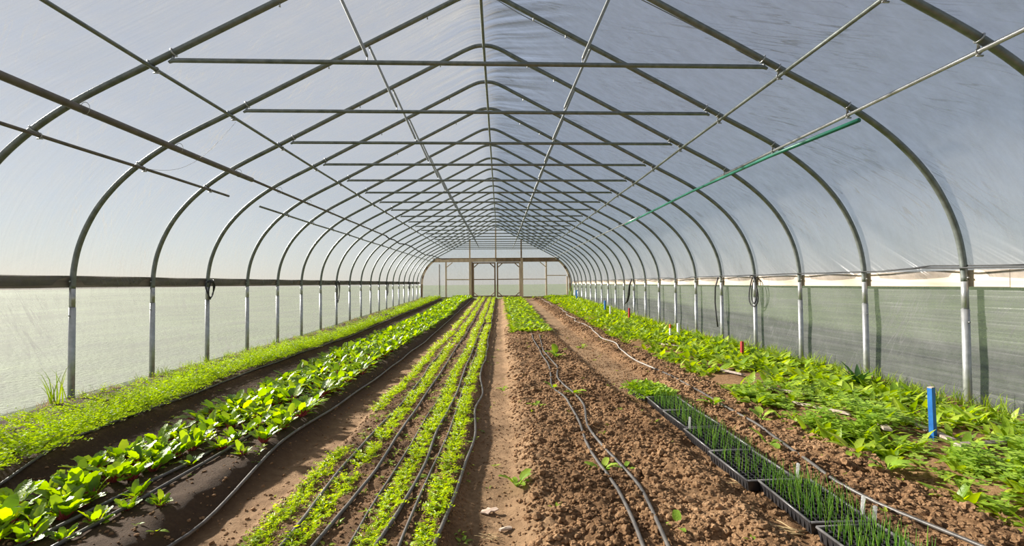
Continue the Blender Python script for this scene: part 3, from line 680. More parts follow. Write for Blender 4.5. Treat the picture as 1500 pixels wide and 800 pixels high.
def join_copies(name, variants, places, mats, label, cat, group=None, parent=None):
    """variants: list of MB; places (x,y,z,rot,scale): one object, kind stuff"""
    data = [(np.concatenate(v.v), v.f, v.m) for v in variants]; Vs = []; F = []; M = []; o = 0
    for i, (x, y, z, a, s) in enumerate(places):
        V, f, m = data[i % len(data)]; V = rotz(V, a) * s + (x, y, z); Vs.append(V); F += [tuple(k + o for k in q) for q in f]; M += m; o += len(V)
    me = bpy.data.meshes.new(name); me.from_pydata(np.concatenate(Vs).tolist(), [], F)
    for m in mats: me.materials.append(m)
    if len(mats) > 1: me.polygons.foreach_set('material_index', M)
    me.polygons.foreach_set('use_smooth', [True] * len(F)); me.update()
    ob = link(name, me); tag(ob, label, cat, group, 'stuff'); return ob
def place_many(name, meshes, places, label, cat, group):
    out = []
    for i, (x, y, z, a, s) in enumerate(places):
        o = link(name, meshes[i % len(meshes)], None, (x, y, z), (0, 0, a), s); tag(o, label, cat, group); out.append(o)
    return out

def stretch(y):
    k = int(math.floor((y - Y0) / SP)) + 1
    return 'before the nearest arch' if k < 0 else f'past the {words(k)} arch' if k else 'past the nearest arch'
def ordered(what, rowname, rows, cat, group):
    """rows: list of (object, row key, y); the label counts plants along the row from the arch that stands before them"""
    cnt = {}
    for o, rk, y in sorted(rows, key=lambda t: t[2]):
        key = (rk, stretch(y)); n = cnt.get(key, 0); cnt[key] = n + 1
        first = 'first' if n == 0 else (words(n) if n < 22 else 'farther')
        tag(o, f'{first} {what} in the {rowname[rk]}, {key[1]}', cat, group)
# ------------------------------------------------------------------ bed 1: feathery rows along the left wall
fv = [feather_plant(s, 17, .23, .0135, 8) for s in range(8)]
fm = [v.mesh('feathery_plant', [L_FEATHER], False) for v in fv]
fl = [feather_plant(50 + s, 9, .21, .024, 5) for s in range(6)]
pl = []
for xr, sp, jit, prob, scl in ((-3.58, .085, .035, .97, 1.15), (-3.74, .09, .035, .9, 1.1), (-4.0, .11, .05, .62, 1.0), (-4.22, .15, .06, .42, .85)):
    y = 2.6
    while y < 28.3:
        y += sp * (1 + .25 * max(0, y - 8) / 10); pr = prob
        if xr < -3.8 and 10 < y < 17: pr *= .45
        if vn(np.array([y * .9]), np.array([xr * 3]), 31)[0] < .28: pr *= .3
        if RS.rand() < pr:
            x = xr + RS.uniform(-jit, jit) + float(bend(y)) * (1 if xr > -3.9 else .5); pl.append((x, y, gz(x, y) - .01, RS.uniform(0, 6.28), scl * RS.uniform(.8, 1.25), xr))
pl.sort(key=lambda p: p[1])
obs = place_many('feathery_herb', fm, [p[:5] for p in pl[:300]], '', 'plant', '')
ordered('feathery plant', {-3.58: 'right feathery row', -3.74: 'second feathery row', -4.0: 'middle feathery row', -4.22: 'patchy wall side row'}, [(o, p[5], p[1]) for o, p in zip(obs, pl)], 'plant', 'feathery plants beside the left wall')
join_copies('feathery_rows', fl, [p[:5] for p in pl[300:]], [L_FEATHER], 'distant feathery green rows running along the left wall', 'seedlings')

# ------------------------------------------------------------------ beet bed
NB_PARTS = 62
leafs = []
for s_ in range(6):
    rnd = random.Random(s_); (V, F), (SV, SF) = leaf_geo(.12 * rnd.uniform(.9, 1.1), .062 * rnd.uniform(.9, 1.15), 7, rnd.uniform(.2, .75), rnd.uniform(1.0, 1.4), .22, .34, -1, .10, .3)
    leafs.append(MB().add(V, F, 0).add(SV, SF, 1).mesh('leaf', [L_BEET, STEMRED]))
bv = [rosette(MB(), 14, .11, .058, random.Random(100 + i), (.7, 1.5), (.2, .8), 1, 5, .34, wave=.1, tip=-1) for i in range(6)]
bm_ = [v.mesh('beet', [L_BEET, STEMRED]) for v in bv]
bl = [rosette(MB(), 12, .115, .066, random.Random(130 + i), (.7, 1.5), (.2, .8), 1, 3, .34, stalks=False, tip=-1) for i in range(5)]
pl = []
for xr, sp, prob in ((-2.58, .11, .95), (-2.42, .12, .9), (-2.26, .12, .9), (-2.06, .14, .8), (-1.86, .115, .9)):
    y = 2.15
    while y < 28.2:
        y += sp * RS.uniform(.85, 1.15); pr = prob
        if y < 3.7 and xr > -2.2: pr *= .72
        if y < 4 and xr > -2.0: pr *= .7
        if RS.rand() < pr:
            x = xr + RS.uniform(-.06, .06) + .07 * math.sin(y * .5); s = RS.uniform(.8, 1.15) * (.68 if (xr > -2.2 and y < 3.4) else 1.02)
            pl.append((x, y, gz(x, y) - .01, RS.uniform(0, 6.28), s, xr))
pl.sort(key=lambda p: p[1]); bts = []
for i, (x, y, z, a, s, xr) in enumerate(pl[:300]):
    if i < NB_PARTS:
        e = empty('beet_plant', (x, y, z), (0, 0, a)); n = 13 + i % 3
        for j in range(n):
            an = j * 2.4 + RS.uniform(-.3, .3); link('leaf', leafs[(i + j) % 6], e, (.01 * math.cos(an), .01 * math.sin(an), 0), (RS.uniform(-.3, .3), RS.uniform(-.4, .25), an), s * RS.uniform(.42, .85))
    else: e = link('beet_plant', bm_[i % 6], None, (x, y, z), (0, 0, a), s)
    bts.append((e, xr, y))
ordered('beet plant', {-2.58: 'left beet row', -2.42: 'second beet row', -2.26: 'third beet row', -2.06: 'fourth beet row', -1.86: 'right beet row'}, bts, 'plant', 'beet plants left of the middle')
join_copies('beet_rows', bl, [p[:5] for p in pl[300:]], [L_BEET, STEMRED], 'distant beet rows merging into one leafy band towards the end wall', 'crop')

# ------------------------------------------------------------------ four thin salad rows
def tuft(seed, n=16, L=.058, seg=2):
    rnd = random.Random(seed); mb = MB()
    for i in range(n):
        a = i * 2.4; frond(mb, L * rnd.uniform(.7, 1.5), rnd, a + rnd.uniform(-.5, .5), rnd.uniform(.8, 1.55), 6, .0105, (.012 * math.cos(a), .012 * math.sin(a), 0))
    return rosette(mb, 4, L * .5, L * .3, rnd, (.5, 1.3), (.3, .8), 0, 2, .3, stalks=False)
sv = [tuft(i) for i in range(8)]; smh = [v.mesh('salad', [L_SALAD], False) for v in sv]
def tuft_low(seed):
    rnd = random.Random(seed); mb = MB()
    for i in range(7): a = i * 2.4; frond(mb, .085 * rnd.uniform(.7, 1.2), rnd, a, rnd.uniform(1.0, 1.55), 4, .018)
    return mb
slo = [tuft_low(i) for i in range(5)]
pl = []
for r_, (xn, xm, ph) in enumerate(((-1.13, -1.17, 0), (-.925, -.92, 1), (-.60, -.58, 2.4), (-.365, -.345, 3.7))):
    y = 2.0
    while y < 28.2:
        y += .060 * (1 + .04 * y); x = (xn if y < 4 else xm) + .02 * math.sin(y * 1.3 + ph) + RS.uniform(-.018, .018)
        g_ = vn(np.array([y * 1.6]), np.array([r_ * 7.3]), 41)[0]
        if g_ < .12 or RS.rand() < .05: continue
        pl.append((x, y, gz(x, y) - .008, RS.uniform(0, 6.28), RS.uniform(.75, 1.2) * (1.0 if y < 9 else 1.1), r_))
pl.sort(key=lambda p: p[1])
obs = place_many('salad_seedling', smh, [p[:5] for p in pl[:300]], '', 'seedling', '')
ordered('frilly seedling', {0: 'leftmost thin row', 1: 'second thin row', 2: 'third thin row', 3: 'rightmost thin row'}, [(o, p[5], p[1]) for o, p in zip(obs, pl)], 'seedling', 'frilly seedlings of the four thin rows')
join_copies('salad_rows', slo, [p[:5] for p in pl[300:]], [L_SALAD], 'far part of the four thin bright green seedling rows', 'seedlings')

# ------------------------------------------------------------------ broad leafy block far along the centre right bed
cv_ = [rosette(MB(), 8, .12, .085, random.Random(200 + i), (.5, 1.3), (.4, .9), 0, 3, .2, stalks=False, scv=(.7, 1.2)) for i in range(5)]
cm_ = [v.mesh('leafy_green', [L_CROP]) for v in cv_]
pl = []
for i in range(6):
    y = 11.5 + .1 * (i % 2)
    while y < 28.0:
        x = .32 + i * .17 + RS.uniform(-.04, .04); pl.append((x, y, gz(x, y) - .01, RS.uniform(0, 6.28), RS.uniform(.9, 1.3), i)); y += .22 * RS.uniform(.9, 1.1)
pl.sort(key=lambda p: p[1])
obs = place_many('leafy_green', cm_, [p[:5] for p in pl[:300]], '', 'plant', '')
ordered('broad plant', {0: 'leftmost row of the far block', 1: 'second row of the far block', 2: 'third row of the far block', 3: 'fourth row of the far block', 4: 'fifth row of the far block', 5: 'rightmost row of the far block'}, [(o, p[5], p[1]) for o, p in zip(obs, pl)], 'plant', 'dense salad block')
join_copies('leafy_rows', cv_, [p[:5] for p in pl[300:]], [L_CROP], 'far end of the dense salad block by the end wall doors', 'crop')

# ------------------------------------------------------------------ right border: leafy weeds, clover, grass
wv = [rosette(MB(), 14, .10, .034, random.Random(300 + i), (.25, 1.4), (.3, 1.0), 0, 4, .15, stalks=False, spread=.02, scv=(.5, 1.35)) for i in range(7)]
wm = [v.mesh('leafy_weed', [L_WEED]) for v in wv]
wl = [rosette(MB(), 8, .14, .06, random.Random(330 + i), (.3, 1.3), (.3, .9), 0, 2, .1, stalks=False) for i in range(5)]
def edge(y): return 2.62 if y < 3 else (2.52 if y < 5 else 2.6)
pl = []
for i in range(3300):
    y = 1.9 + 26.5 * RS.rand() ** 1.15; x = RS.uniform(edge(y) - .05, 4.22); b = .5 + .5 * (x - 2.5) / 1.8
    bare = vn(np.array([y * 1.4]), np.array([x * 2.2]), 51)[0]
    if bare < .16 and x < 3.9: continue
    if x < edge(y) + .15 and RS.rand() < .4: continue
    if abs(x - 3.28) < .34 and 3.0 < y < 3.62 and RS.rand() < .93: continue
    if abs(x - 2.95) < .10 and 3.9 < y < 9.2 and RS.rand() < .75: continue
    pl.append((x, y, gz(x, y) - .01, RS.uniform(0, 6.28), RS.uniform(.75, 1.4)))
pl.sort(key=lambda p: p[1])
clover_zone = lambda p: p[1] < 3.05
weeds = [p for p in pl if not (clover_zone(p) and RS.rand() < .25)]
for o, p in zip(place_many('leafy_weed', wm, weeds[:300], '', 'weed', ''), weeds):
    side = 'beside the bare soil' if p[0] < 3.0 else 'in the middle of the right border' if p[0] < 3.8 else 'at the foot of the right wall'
    tag(o, f'leafy green weed {side}, {stretch(p[1])}', 'weed', f'leafy weeds {side}, {stretch(p[1])}')
join_copies('leafy_border', wl, weeds[300:], [L_WEED], 'far leafy green border running along the right wall', 'weeds')
def clover(seed):
    rnd = random.Random(seed); mb = MB()
    for i in range(22):
        a = rnd.uniform(0, 6.28); rr = .09 * rnd.random() ** .5; h = rnd.uniform(.02, .12); c = np.array([rr * math.cos(a), rr * math.sin(a), h]); q = rnd.uniform(.014, .024)
        for j in range(3):
            b = a + j * 2.094; d = np.array([math.cos(b), math.sin(b), rnd.uniform(-.1, .35)]); e = np.array([-math.sin(b), math.cos(b), 0])
            mb.add([c, c + d * q * .7 + e * q * .6, c + d * q * 1.35 + e * q * .45, c + d * q * 1.35 - e * q * .45, c + d * q * .7 - e * q * .6], [(0, 1, 2, 3, 4)])
    return mb
clm = [clover(i).mesh('clover', [L_CLOVER], False) for i in range(5)]
pl = []
for i in range(95):
    y = RS.uniform(1.9, 3.3); x = RS.uniform(2.65, 4.2); pl.append((x, y, gz(x, y), RS.uniform(0, 6.28), RS.uniform(.8, 1.3)))
pl = [p for p in pl if not (abs(p[0] - 3.3) < .34 and p[1] > 2.98)]
for i in range(40):
    y = RS.uniform(3.4, 5.2); x = RS.uniform(2.55, 3.2); pl.append((x, y, gz(x, y), RS.uniform(0, 6.28), RS.uniform(.9, 1.4)))
place_many('clover_clump', clm, pl, 'round leaved clover clump at the near end of the right border', 'clover', 'clover clumps')
gm = [grass(i, 26, .20, .0042, .035).mesh('grass_tuft', [L_GRASS]) for i in range(5)]
gl_ = [grass(20 + i, 12, .19, .008, .05, 2) for i in range(4)]
pl = []; pl2 = []
y = 2.2
while y < 28:
    y += .085 * (1 + y * .04)
    if RS.rand() < .85: x = XR + 4.57 - abs(RS.normal(.02, .13)) - (.03 if y < 9 else .13); (pl if y < 9 else pl2).append((x, y, gz(x, y), RS.uniform(0, 6.28), RS.uniform(.7, 1.3)))
place_many('grass_tuft', gm, pl, 'tuft of fresh grass along the foot of the right film wall', 'grass', 'grass tufts by the right wall')
join_copies('grass_fringe', gl_, pl2, [L_GRASS], 'far fringe of grass along the foot of the right film wall', 'grass')
pl = []; pl2 = []; dry = []
y = 3.6
while y < 28:
    y += .12 * (1 + y * .04); v_ = vn(np.array([y * .8]), np.array([2.]), 61)[0]
    x = XR - 4.57 + abs(RS.normal(.05, .16)) + .05
    if RS.rand() < (.8 if 6.2 < y < 8 or 10 < y < 12 else .4): (pl if y < 12 else pl2).append((x, y, gz(x, y), RS.uniform(0, 6.28), RS.uniform(.5, .95)))
    for _ in range(2): x2 = XR - 4.57 + .03 + RS.uniform(0, .30); dry.append((x2, y, gz(x2, y), RS.uniform(0, 6.28), RS.uniform(.35, .8)))
place_many('grass_tuft', gm, pl, 'tuft of green grass at the foot of the left film wall', 'grass', 'grass tufts by the left wall')
join_copies('grass_fringe', gl_, pl2, [L_GRASS], 'far fringe of grass along the foot of the left film wall', 'grass')
dm = [grass(40 + i, 26, .17, .003, .05, 3, (.1, 1.2)).mesh('dry_tuft', [L_DRY]) for i in range(4)]
place_many('dry_grass_tuft', dm, dry, 'tuft of dry brown grass at the foot of the left film wall', 'grass', 'dry tufts by the left wall')
gt = grass(77, 14, .42, .007, .03, 5, (1.1, 1.55)).build('tall_grass', L_GRASS); gt.location = (-4.5, 5.0, gz(-4.5, 5.0)); tag(gt, 'tall broad bladed grass clump standing before the nearest left post', 'grass')
dk = rosette(MB(), 16, .24, .055, random.Random(9), (.5, 1.35), (.2, .5), 0, 6, .1, stalks=False, wave=.1).build('dark_weed', L_DARK); dk.location = (4.0, 5.15, gz(4.0, 5.15)); tag(dk, 'dark green spiky leaved weed standing out at the right wall foot', 'weed')
# weeds and seedlings by the end wall
ev = []
for i in range(160): x = RS.uniform(-4.6, 4.2); y = RS.uniform(27.6, 28.45); ev.append((x, y, gz(x, y), RS.uniform(0, 6.28), RS.uniform(.6, 1.3 if abs(x) > 1.7 else .5)))
join_copies('end_wall_weeds', gl_ + wl, ev, [L_GRASS], 'strip of weeds growing along the sill of the end wall', 'weeds')
tw = grass(5, 16, .75, .02, .08, 4, (1.2, 1.55)).build('tall_grass', L_GRASS); tw.location = (3.95, 26.2, gz(3.95, 26.2)); tag(tw, 'tall green grass clump far off in the right corner', 'grass')

# scattered tiny sprouts and fine weeds in the salad bed
ws = [rosette(MB(), 5, .035, .018, random.Random(400 + i), (.2, .9), (.2, .6), 0, 2, .2, stalks=False, spread=.004) for i in range(5)]
pl = []
for i in range(520):
    u_ = RS.rand()
    if u_ < .62: x = RS.uniform(-1.2, -.2); y = 2 + 7 * RS.rand() ** 1.3
    elif u_ < .8: x = RS.uniform(-3.4, -1.6); y = RS.uniform(2.3, 7)
    else: x = RS.uniform(-.25, 2.6); y = 2 + 9 * RS.rand() ** 1.3
    if 1.3 < x < 1.95 and y < 5.3: continue
    pl.append((x, y, gz(x, y), RS.uniform(0, 6.28), RS.uniform(.5, 1.3)))
join_copies('tiny_weeds', ws, pl, [L_WEED], 'tiny weed sprouts speckling the soil of the beds', 'weeds')
for (x, y, L, n, lab) in ((.10, 2.93, .07, 8, 'pale green flat weed on the sandy soil near the bottom centre'), (.66, 3.08, .07, 6, 'young squash seedling leaning over the left twin hose'),
        (.80, 3.06, .06, 5, 'dark green seedling leaf between the two twin hoses'), (.86, 2.3, .05, 4, 'small seedling at the bottom edge beside the right twin hose'), (.78, 5.05, .08, 6, 'leafy sprout touching the twin hoses where they cross'),
        (.60, 5.35, .07, 4, 'pale sprout left of the twin hoses'), (.02, 5.7, .05, 6, 'little round weed on the centre path edge'), (2.08, 4.55, .10, 5, 'upright leafy sprout beside the right hose'),
        (1.98, 3.45, .09, 3, 'yellow green sprout beside the right hose nearer the camera'), (2.45, 2.93, .09, 6, 'green sprout lying on the clods below the right border'), (2.3, 4.1, .1, 4, 'onion-like sprout at the edge of the right border'),
        (.35, 4.6, .05, 5, 'tiny weed in the middle of the tilled soil'), (.9, 7.6, .12, 7, 'leafy weed clump on the tangled end of the twin hoses'), (1.6, 9.2, .1, 5, 'far weed on the sandy track')):
    o = rosette(MB(), n, L * 1.25, L * .75, random.Random(int(x * 97 + y * 13)), (.5, 1.3), (.3, .9), 0, 5, .3, spread=.006, tip=-1, wave=.08).build('sprout', [L_CLOVER]); o.location = (x, y, gz(x, y)); tag(o, lab, 'sprout')

# ------------------------------------------------------------------ drip hoses
def hose(pts, label, mat=DRIP, r=.0105, step=.12, wob=.012, group='drip hoses', seed=0, lift=.004):
    P_ = np.array(pts, float); y = np.arange(P_[0, 1], P_[-1, 1], step) if P_[0, 1] < P_[-1, 1] else None
    st = [P_[0, 1]]
    while st[-1] < P_[-1, 1]: st.append(st[-1] + step * max(1, st[-1] / 5))
    y = np.array(st); x = np.interp(y, P_[:, 1], P_[:, 0])
    k = np.array([.25, .5, .25]); xp = np.pad(x, 1, 'edge'); x = np.convolve(xp, k, 'valid'); xp = np.pad(x, 1, 'edge'); x = np.convolve(xp, k, 'valid')
    x = x + wob * (vn(y * 1.3, y * 0 + seed, 71) - .5) * 2
    z = np.maximum.reduce([ground(x, y), ground(x + .01, y), ground(x - .01, y)])
    zp = np.pad(z, 2, 'edge'); z = np.convolve(zp, np.ones(5) / 5, 'valid') + r + lift
    o = MB().tube(np.stack([x, y, z], 1), r, 7).build('drip_hose', mat); return tag(o, label, 'hose', group)
hose([(-3.0, 2.3), (-3.08, 3.0), (-3.28, 3.7), (-3.36, 4.5), (-3.46, 6), (-3.5, 8.5), (-3.48, 14), (-3.45, 28.1)], 'black drip hose along the right edge of the left wall bed', seed=1)
hose([(-3.38, 2.7), (-3.5, 4.2), (-3.66, 6), (-3.66, 12), (-3.65, 28.1)], 'black drip hose between the feathery rows of the left wall bed', seed=2)
hose([(-3.6, 2.9), (-3.75, 4.2), (-3.87, 6.2), (-3.86, 12), (-3.88, 28.1)], 'black drip hose on the wall side of the left wall bed', seed=3)
hose([(-2.45, 2.1), (-2.45, 3), (-2.43, 6), (-2.42, 28.2)], 'black drip hose under the left beet row', seed=4, wob=.03)
hose([(-2.14, 2.1), (-2.08, 2.7), (-2.0, 3.2), (-2.02, 5), (-2.05, 28.2)], 'black drip hose down the middle of the beet bed', seed=5)
hose([(-1.98, 2.1), (-1.93, 2.7), (-1.9, 3.3), (-1.95, 5), (-1.97, 12)], 'second black drip hose close beside the middle beet hose', seed=6)
hose([(-1.62, 2.1), (-1.56, 2.5), (-1.58, 2.9), (-1.63, 3.6), (-1.62, 5), (-1.6, 8), (-1.58, 28.2)], 'black drip hose along the right edge of the beet bed', seed=7)
hose([(-1.0, 1.9), (-.99, 2.3), (-1.03, 3.1), (-1.0, 4), (-.97, 5), (-1.02, 7), (-1.03, 28.2)], 'drip hose between the first and second thin seedling rows', seed=8)
hose([(-.88, 1.9), (-.84, 2.4), (-.80, 3.2), (-.79, 4.4), (-.8, 7), (-.8, 28.2)], 'drip hose just right of the second thin seedling row', seed=9)
hose([(-.62, 1.9), (-.56, 2.4), (-.53, 2.8), (-.50, 3.8), (-.47, 5), (-.48, 8), (-.47, 28.2)], 'drip hose just right of the third thin seedling row', seed=10, wob=.02)
hose([(-.68, 2.0), (-.69, 2.6), (-.66, 3.6), (-.64, 5), (-.64, 9)], 'thin drip hose just left of the third seedling row', seed=14, r=.007)
hose([(-.46, 2.0), (-.44, 2.8), (-.42, 4.0), (-.41, 6), (-.41, 9)], 'thin drip hose just left of the fourth seedling row', seed=15, r=.008)
hose([(-.34, 1.9), (-.30, 2.4), (-.25, 2.9), (-.22, 3.8), (-.24, 4.6), (-.21, 5.4), (-.25, 6.2), (-.26, 28.2)], 'drip hose along the path edge of the rightmost thin row', seed=11, wob=.02)
hose([(.60, 1.9), (.64, 2.3), (.68, 2.8), (.62, 3.6), (.66, 4.1), (.67, 4.9), (.57, 5.4), (.66, 6.2), (.69, 7.3), (.72, 11)], 'left hose of the twin black hoses on the tilled soil', seed=12, wob=.02)
hose([(.72, 1.9), (.76, 2.3), (.82, 2.8), (.74, 3.5), (.72, 3.9), (.80, 4.6), (.80, 5.2), (.70, 5.9), (.80, 6.6), (.74, 8.0), (.9, 10.6)], 'right hose of the twin black hoses on the tilled soil', seed=13, wob=.02)
hose([(2.2, 1.9), (2.1, 2.2), (1.98, 2.7), (2.05, 3.2), (2.14, 3.8), (2.15, 4.8), (2.14, 6.4)], 'near black hose on the soil between the trays and the right border', seed=16, wob=.025)
hose([(2.14, 6.4), (2.10, 7.6), (2.22, 9), (2.2, 10.5), (2.35, 12), (2.25, 14), (2.4, 18), (2.35, 27)], 'dusty pale hose winding far off beside the right border', mat=DRIPPALE, seed=17, wob=.08, r=.012)

# ------------------------------------------------------------------ seedling trays
def tray_parts():
    Lx, Ly, H = .15, .24, .062
    m = MB(); lip = .012; th = .004
    # outer shell with sloping sides and rolled rim
    o = [(-Lx, -Ly), (Lx, -Ly), (Lx, Ly), (-Lx, Ly)]; i_ = [(x * .93, y * .95) for x, y in o]
    V = [(x, y, H) for x, y in o] + [(x, y, 0) for x, y in i_] + [(x * .97, y * .98, H) for x, y in o] + [(x * .91, y * .94, .006) for x, y in i_]
    F = []
    for k in range(4): n = (k + 1) % 4; F += [(k, k + 4, n + 4, n), (k + 8, n + 8, n + 12, k + 12), (k, n, n + 8, k + 8)]
    F += [(4, 7, 6, 5), (12, 13, 14, 15)]; m.add(V, F)
    rim = MB()
    for k in range(4):
        a = np.array([*o[k], H]); b = np.array([*o[(k + 1) % 4], H]); rim.tube([a, a * .5 + b * .5 + (0, 0, .001), b], .0065, 6)
    # ribs pressed into the long sides
    for sx in (-1, 1):
        for j in range(13): y = -Ly * .9 + j * Ly * 1.8 / 12; m.box(min(sx * Lx * .965, sx * (Lx * .965 + .004)), max(sx * Lx * .965, sx * (Lx * .965 + .004)), y - .004, y + .004, .008, H - .006)
    return m.mesh('shell', [TRAYM], False), rim.mesh('rim', [TRAYR])
shell_me, rim_me = tray_parts()
def cells(nx, ny):
    m = MB(); Lx, Ly, z = .138, .228, .058
    for i in range(nx + 1): x = -Lx + 2 * Lx * i / nx; m.box(x - .0018, x + .0018, -Ly, Ly, .02, z)
    for j in range(ny + 1): y = -Ly + 2 * Ly * j / ny; m.box(-Lx, Lx, y - .0018, y + .0018, .02, z)
    return m.mesh('cell_insert', [TRAYM], False)
cell_me = cells(8, 13)
soil_me = MB().box(-.137, .137, -.227, .227, .015, .045).mesh('potting_mix', [POT], False)
def blade(seed, h):
    rnd = random.Random(seed); mb = MB()
    for b in range(rnd.choice((1, 2, 2))):
        a = rnd.uniform(0, 6.28); p = np.zeros(3); pts_ = []; lift = 1.57 - rnd.uniform(.0, .22); l = h * rnd.uniform(.7, 1.1); bend = rnd.uniform(0, .35)
        for j in range(5): pts_.append(p.copy()); an = lift - bend * (j / 4) ** 2; p = p + np.array([math.cos(an), 0, math.sin(an)]) * l / 4
        mb.tube(rotz(np.array(pts_), a), [.0021, .0021, .0019, .0015, .0005], 4)
    return mb
obl = [blade(i, .13) for i in range(10)]; obm = [b.mesh('onion', [L_ONION], True) for b in obl]
trays = [(1.63, 1.94, .03, 'black seedling tray cut off by the bottom edge of the view', 1.0), (1.625, 2.445, -.03, 'black seedling tray full of onion seedlings with white tag at its far corner', 1.0),
         (1.565, 2.935, .02, 'third black seedling tray from the camera with a grid of empty looking cells', .85), (1.585, 3.43, 0, 'fourth black seedling tray from the camera with thick pale rim', .9),
         (1.60, 3.93, .03, 'fifth black seedling tray from the camera with sparse onion seedlings', .85), (1.60, 4.43, -.02, 'sixth black seedling tray right in front of the leafy herb tray', .85)]
tiny = []
for ti, (tx, ty, ta, lab, hs) in enumerate(trays):
    tz = max(gz(tx + a, ty + b) for a in (-.13, 0, .13) for b in (-.2, -.1, 0, .1, .2)) - .004
    e = empty('seedling_tray', (tx, ty, tz), (0, 0, ta)); tag(e, lab, 'tray', 'onion seedling trays')
    link('shell', shell_me, e); link('rim', rim_me, e); link('cell_insert', cell_me, e, (0, 0, .002)); link('potting_mix', soil_me, e)
    dens = (1.0, 1.0, .55, .7, .8, .85)[ti]
    for i in range(8):
        for j in range(13):
            if RS.rand() > dens: continue
            lx = -.138 + .276 * (i + .5) / 8 + RS.uniform(-.006, .006); ly = -.228 + .456 * (j + .5) / 13 + RS.uniform(-.006, .006)
            c, s = math.cos(ta), math.sin(ta); tiny.append((tx + lx * c - ly * s, ty + lx * s + ly * c, tz + .043, RS.uniform(0, 6.28), hs * RS.uniform(.75, 1.2), (ti, i, j)))
tiny.sort(key=lambda p: p[1])
tiny_vis = [p for p in tiny if p[1] > 2.0]; tiny_out = [p for p in tiny if p[1] <= 2.0]
TN = ('nearest tray', 'second tray', 'third tray', 'fourth tray', 'fifth tray', 'sixth tray')
for o, p in zip(place_many('onion_seedling', obm, [q[:5] for q in tiny_vis[:300]], '', 'seedling', ''), tiny_vis):
    ti, i, j = p[5]; tag(o, f'onion seedling in the {TN[ti]}, {words(i) if i else "left"} column, {words(j) if j else "front"} cell from the camera', 'seedling', 'onion seedlings in the near trays')
join_copies('onion_seedlings', obl, [q[:5] for q in tiny_vis[300:] + tiny_out], [L_ONION], 'thin green onion seedlings filling the farther black trays', 'seedlings')
# the leafy herb tray
tx, ty = 1.58, 4.98; tz = max(gz(tx + a, ty + b) for a in (-.13, 0, .13) for b in (-.2, 0, .2)) - .004
e = empty('herb_tray', (tx, ty, tz), (0, 0, .12)); tag(e, 'black tray hidden under a dense cushion of small leaved herbs', 'tray'); link('shell', shell_me, e); link('rim', rim_me, e); link('potting_mix', soil_me, e)
hv = [rosette(MB(), 9, .045, .032, random.Random(500 + i), (.5, 1.5), (.3, .9), 0, 3, .45, stalks=False, spread=.01) for i in range(6)]
hm = [v.mesh('herb', [L_CLOVER]) for v in hv]
hpz = []
for i in range(9):
    for j in range(13):
        lx = -.145 + .29 * i / 8 + RS.uniform(-.01, .01); ly = -.235 + .47 * j / 12 + RS.uniform(-.01, .01); hpz.append((tx + lx - ly * .12, ty + ly + lx * .12, tz + .045 + .02 * (1 - (lx / .15) ** 2), RS.uniform(0, 6), RS.uniform(.9, 1.4)))
place_many('herb_seedling', hm, hpz, 'small round leaved herb in the farthest tray of the tray line', 'herb', 'herbs in the farthest tray')

# plant labels
def plant_label(x, y, z, rot, label, tilt=.1):
    o = MB().add([(-.009, 0, -.05), (.009, 0, -.05), (.009, 0, .045), (.006, 0, .05), (-.006, 0, .05), (-.009, 0, .045), (0, 0, -.075)], [(0, 6, 1, 2, 3, 4, 5)])
    V = o.v[0]; o.add(V + (0, .0012, 0), [(0, 5, 4, 3, 2, 1, 6)]); ob = o.build('plant_label', LABELM, None, False); ob.location = (x, y, z); ob.rotation_euler = (tilt, .08, rot); return tag(ob, label, 'label')
plant_label(1.475, 3.66, .115, -.75, 'white plant label stuck in the left rim of a middle tray')
plant_label(1.735, 2.72, .105, -.8, 'white plant label behind the onion tray on its right side')
plant_label(1.765, 2.26, .12, -.85, 'white plant label leaning at the right front corner of the onion tray')
plant_label(1.79, 2.22, .085, -.6, 'small white plant label lower down at the onion tray corner', -.15)

# ------------------------------------------------------------------ stakes
def stake(x, y, h, w, mat, label, name='wooden_stake', top=None, lean=(0, 0)):
    z = gz(x, y); m = MB()
    rr = w / 2; V = []; hs = [-.05, h * .3, h * .7, h]
    for i, q in enumerate(hs):
        j = .0015 * math.sin(i * 3)
        V += [(-rr + j, -rr * .7, q), (rr + j, -rr * .7, q), (rr + j, rr * .7, q), (-rr + j, rr * .7, q)]
    F = [(i * 4 + a, i * 4 + (a + 1) % 4, i * 4 + 4 + (a + 1) % 4, i * 4 + 4 + a) for i in range(3) for a in range(4)] + [(3, 2, 1, 0), (12, 13, 14, 15)]
    o = m.add(V, F).build(name, mat, None, False); o.location = (x, y, z); o.rotation_euler = (lean[0], lean[1], .35); tag(o, label, 'stake')
    if top: MB().box(-rr * 1.03, rr * 1.03, -rr * .75, rr * .75, h * .72, h * 1.01).build('painted_tip', top, o, False)
    return o
stake(3.15, 3.34, .385, .042, BLUE, 'bright blue wooden stake standing nearest in the right border', lean=(.0, -.03))
MB().box(-.0205, .0205, -.0144, .0144, .383, .389).build('raw_end', WOODP, bpy.data.objects['wooden_stake'], False)
stake(3.72, 7.15, .25, .045, RED, 'dark red stake standing in the right border before a post', lean=(0, .02))
stake(3.75, 13.6, .36, .05, RED, 'distant dark red stake in the right border')
stake(3.55, 9.75, .27, .035, WHITE, 'white stake with orange tip in the right border', top=ORANGE)
stake(3.78, 9.9, .28, .05, WHITE, 'short white marker with orange edge just right of the white stake', name='marker_stake')
stake(3.85, 17.2, .38, .06, BLUE, 'distant blue stake in the right border')
stake(4.02, 24.6, .5, .07, BLUE, 'farthest blue stake in the right border by the end wall')
stake(3.62, 15.4, .3, .04, WHITE, 'small distant white stake in the right border')

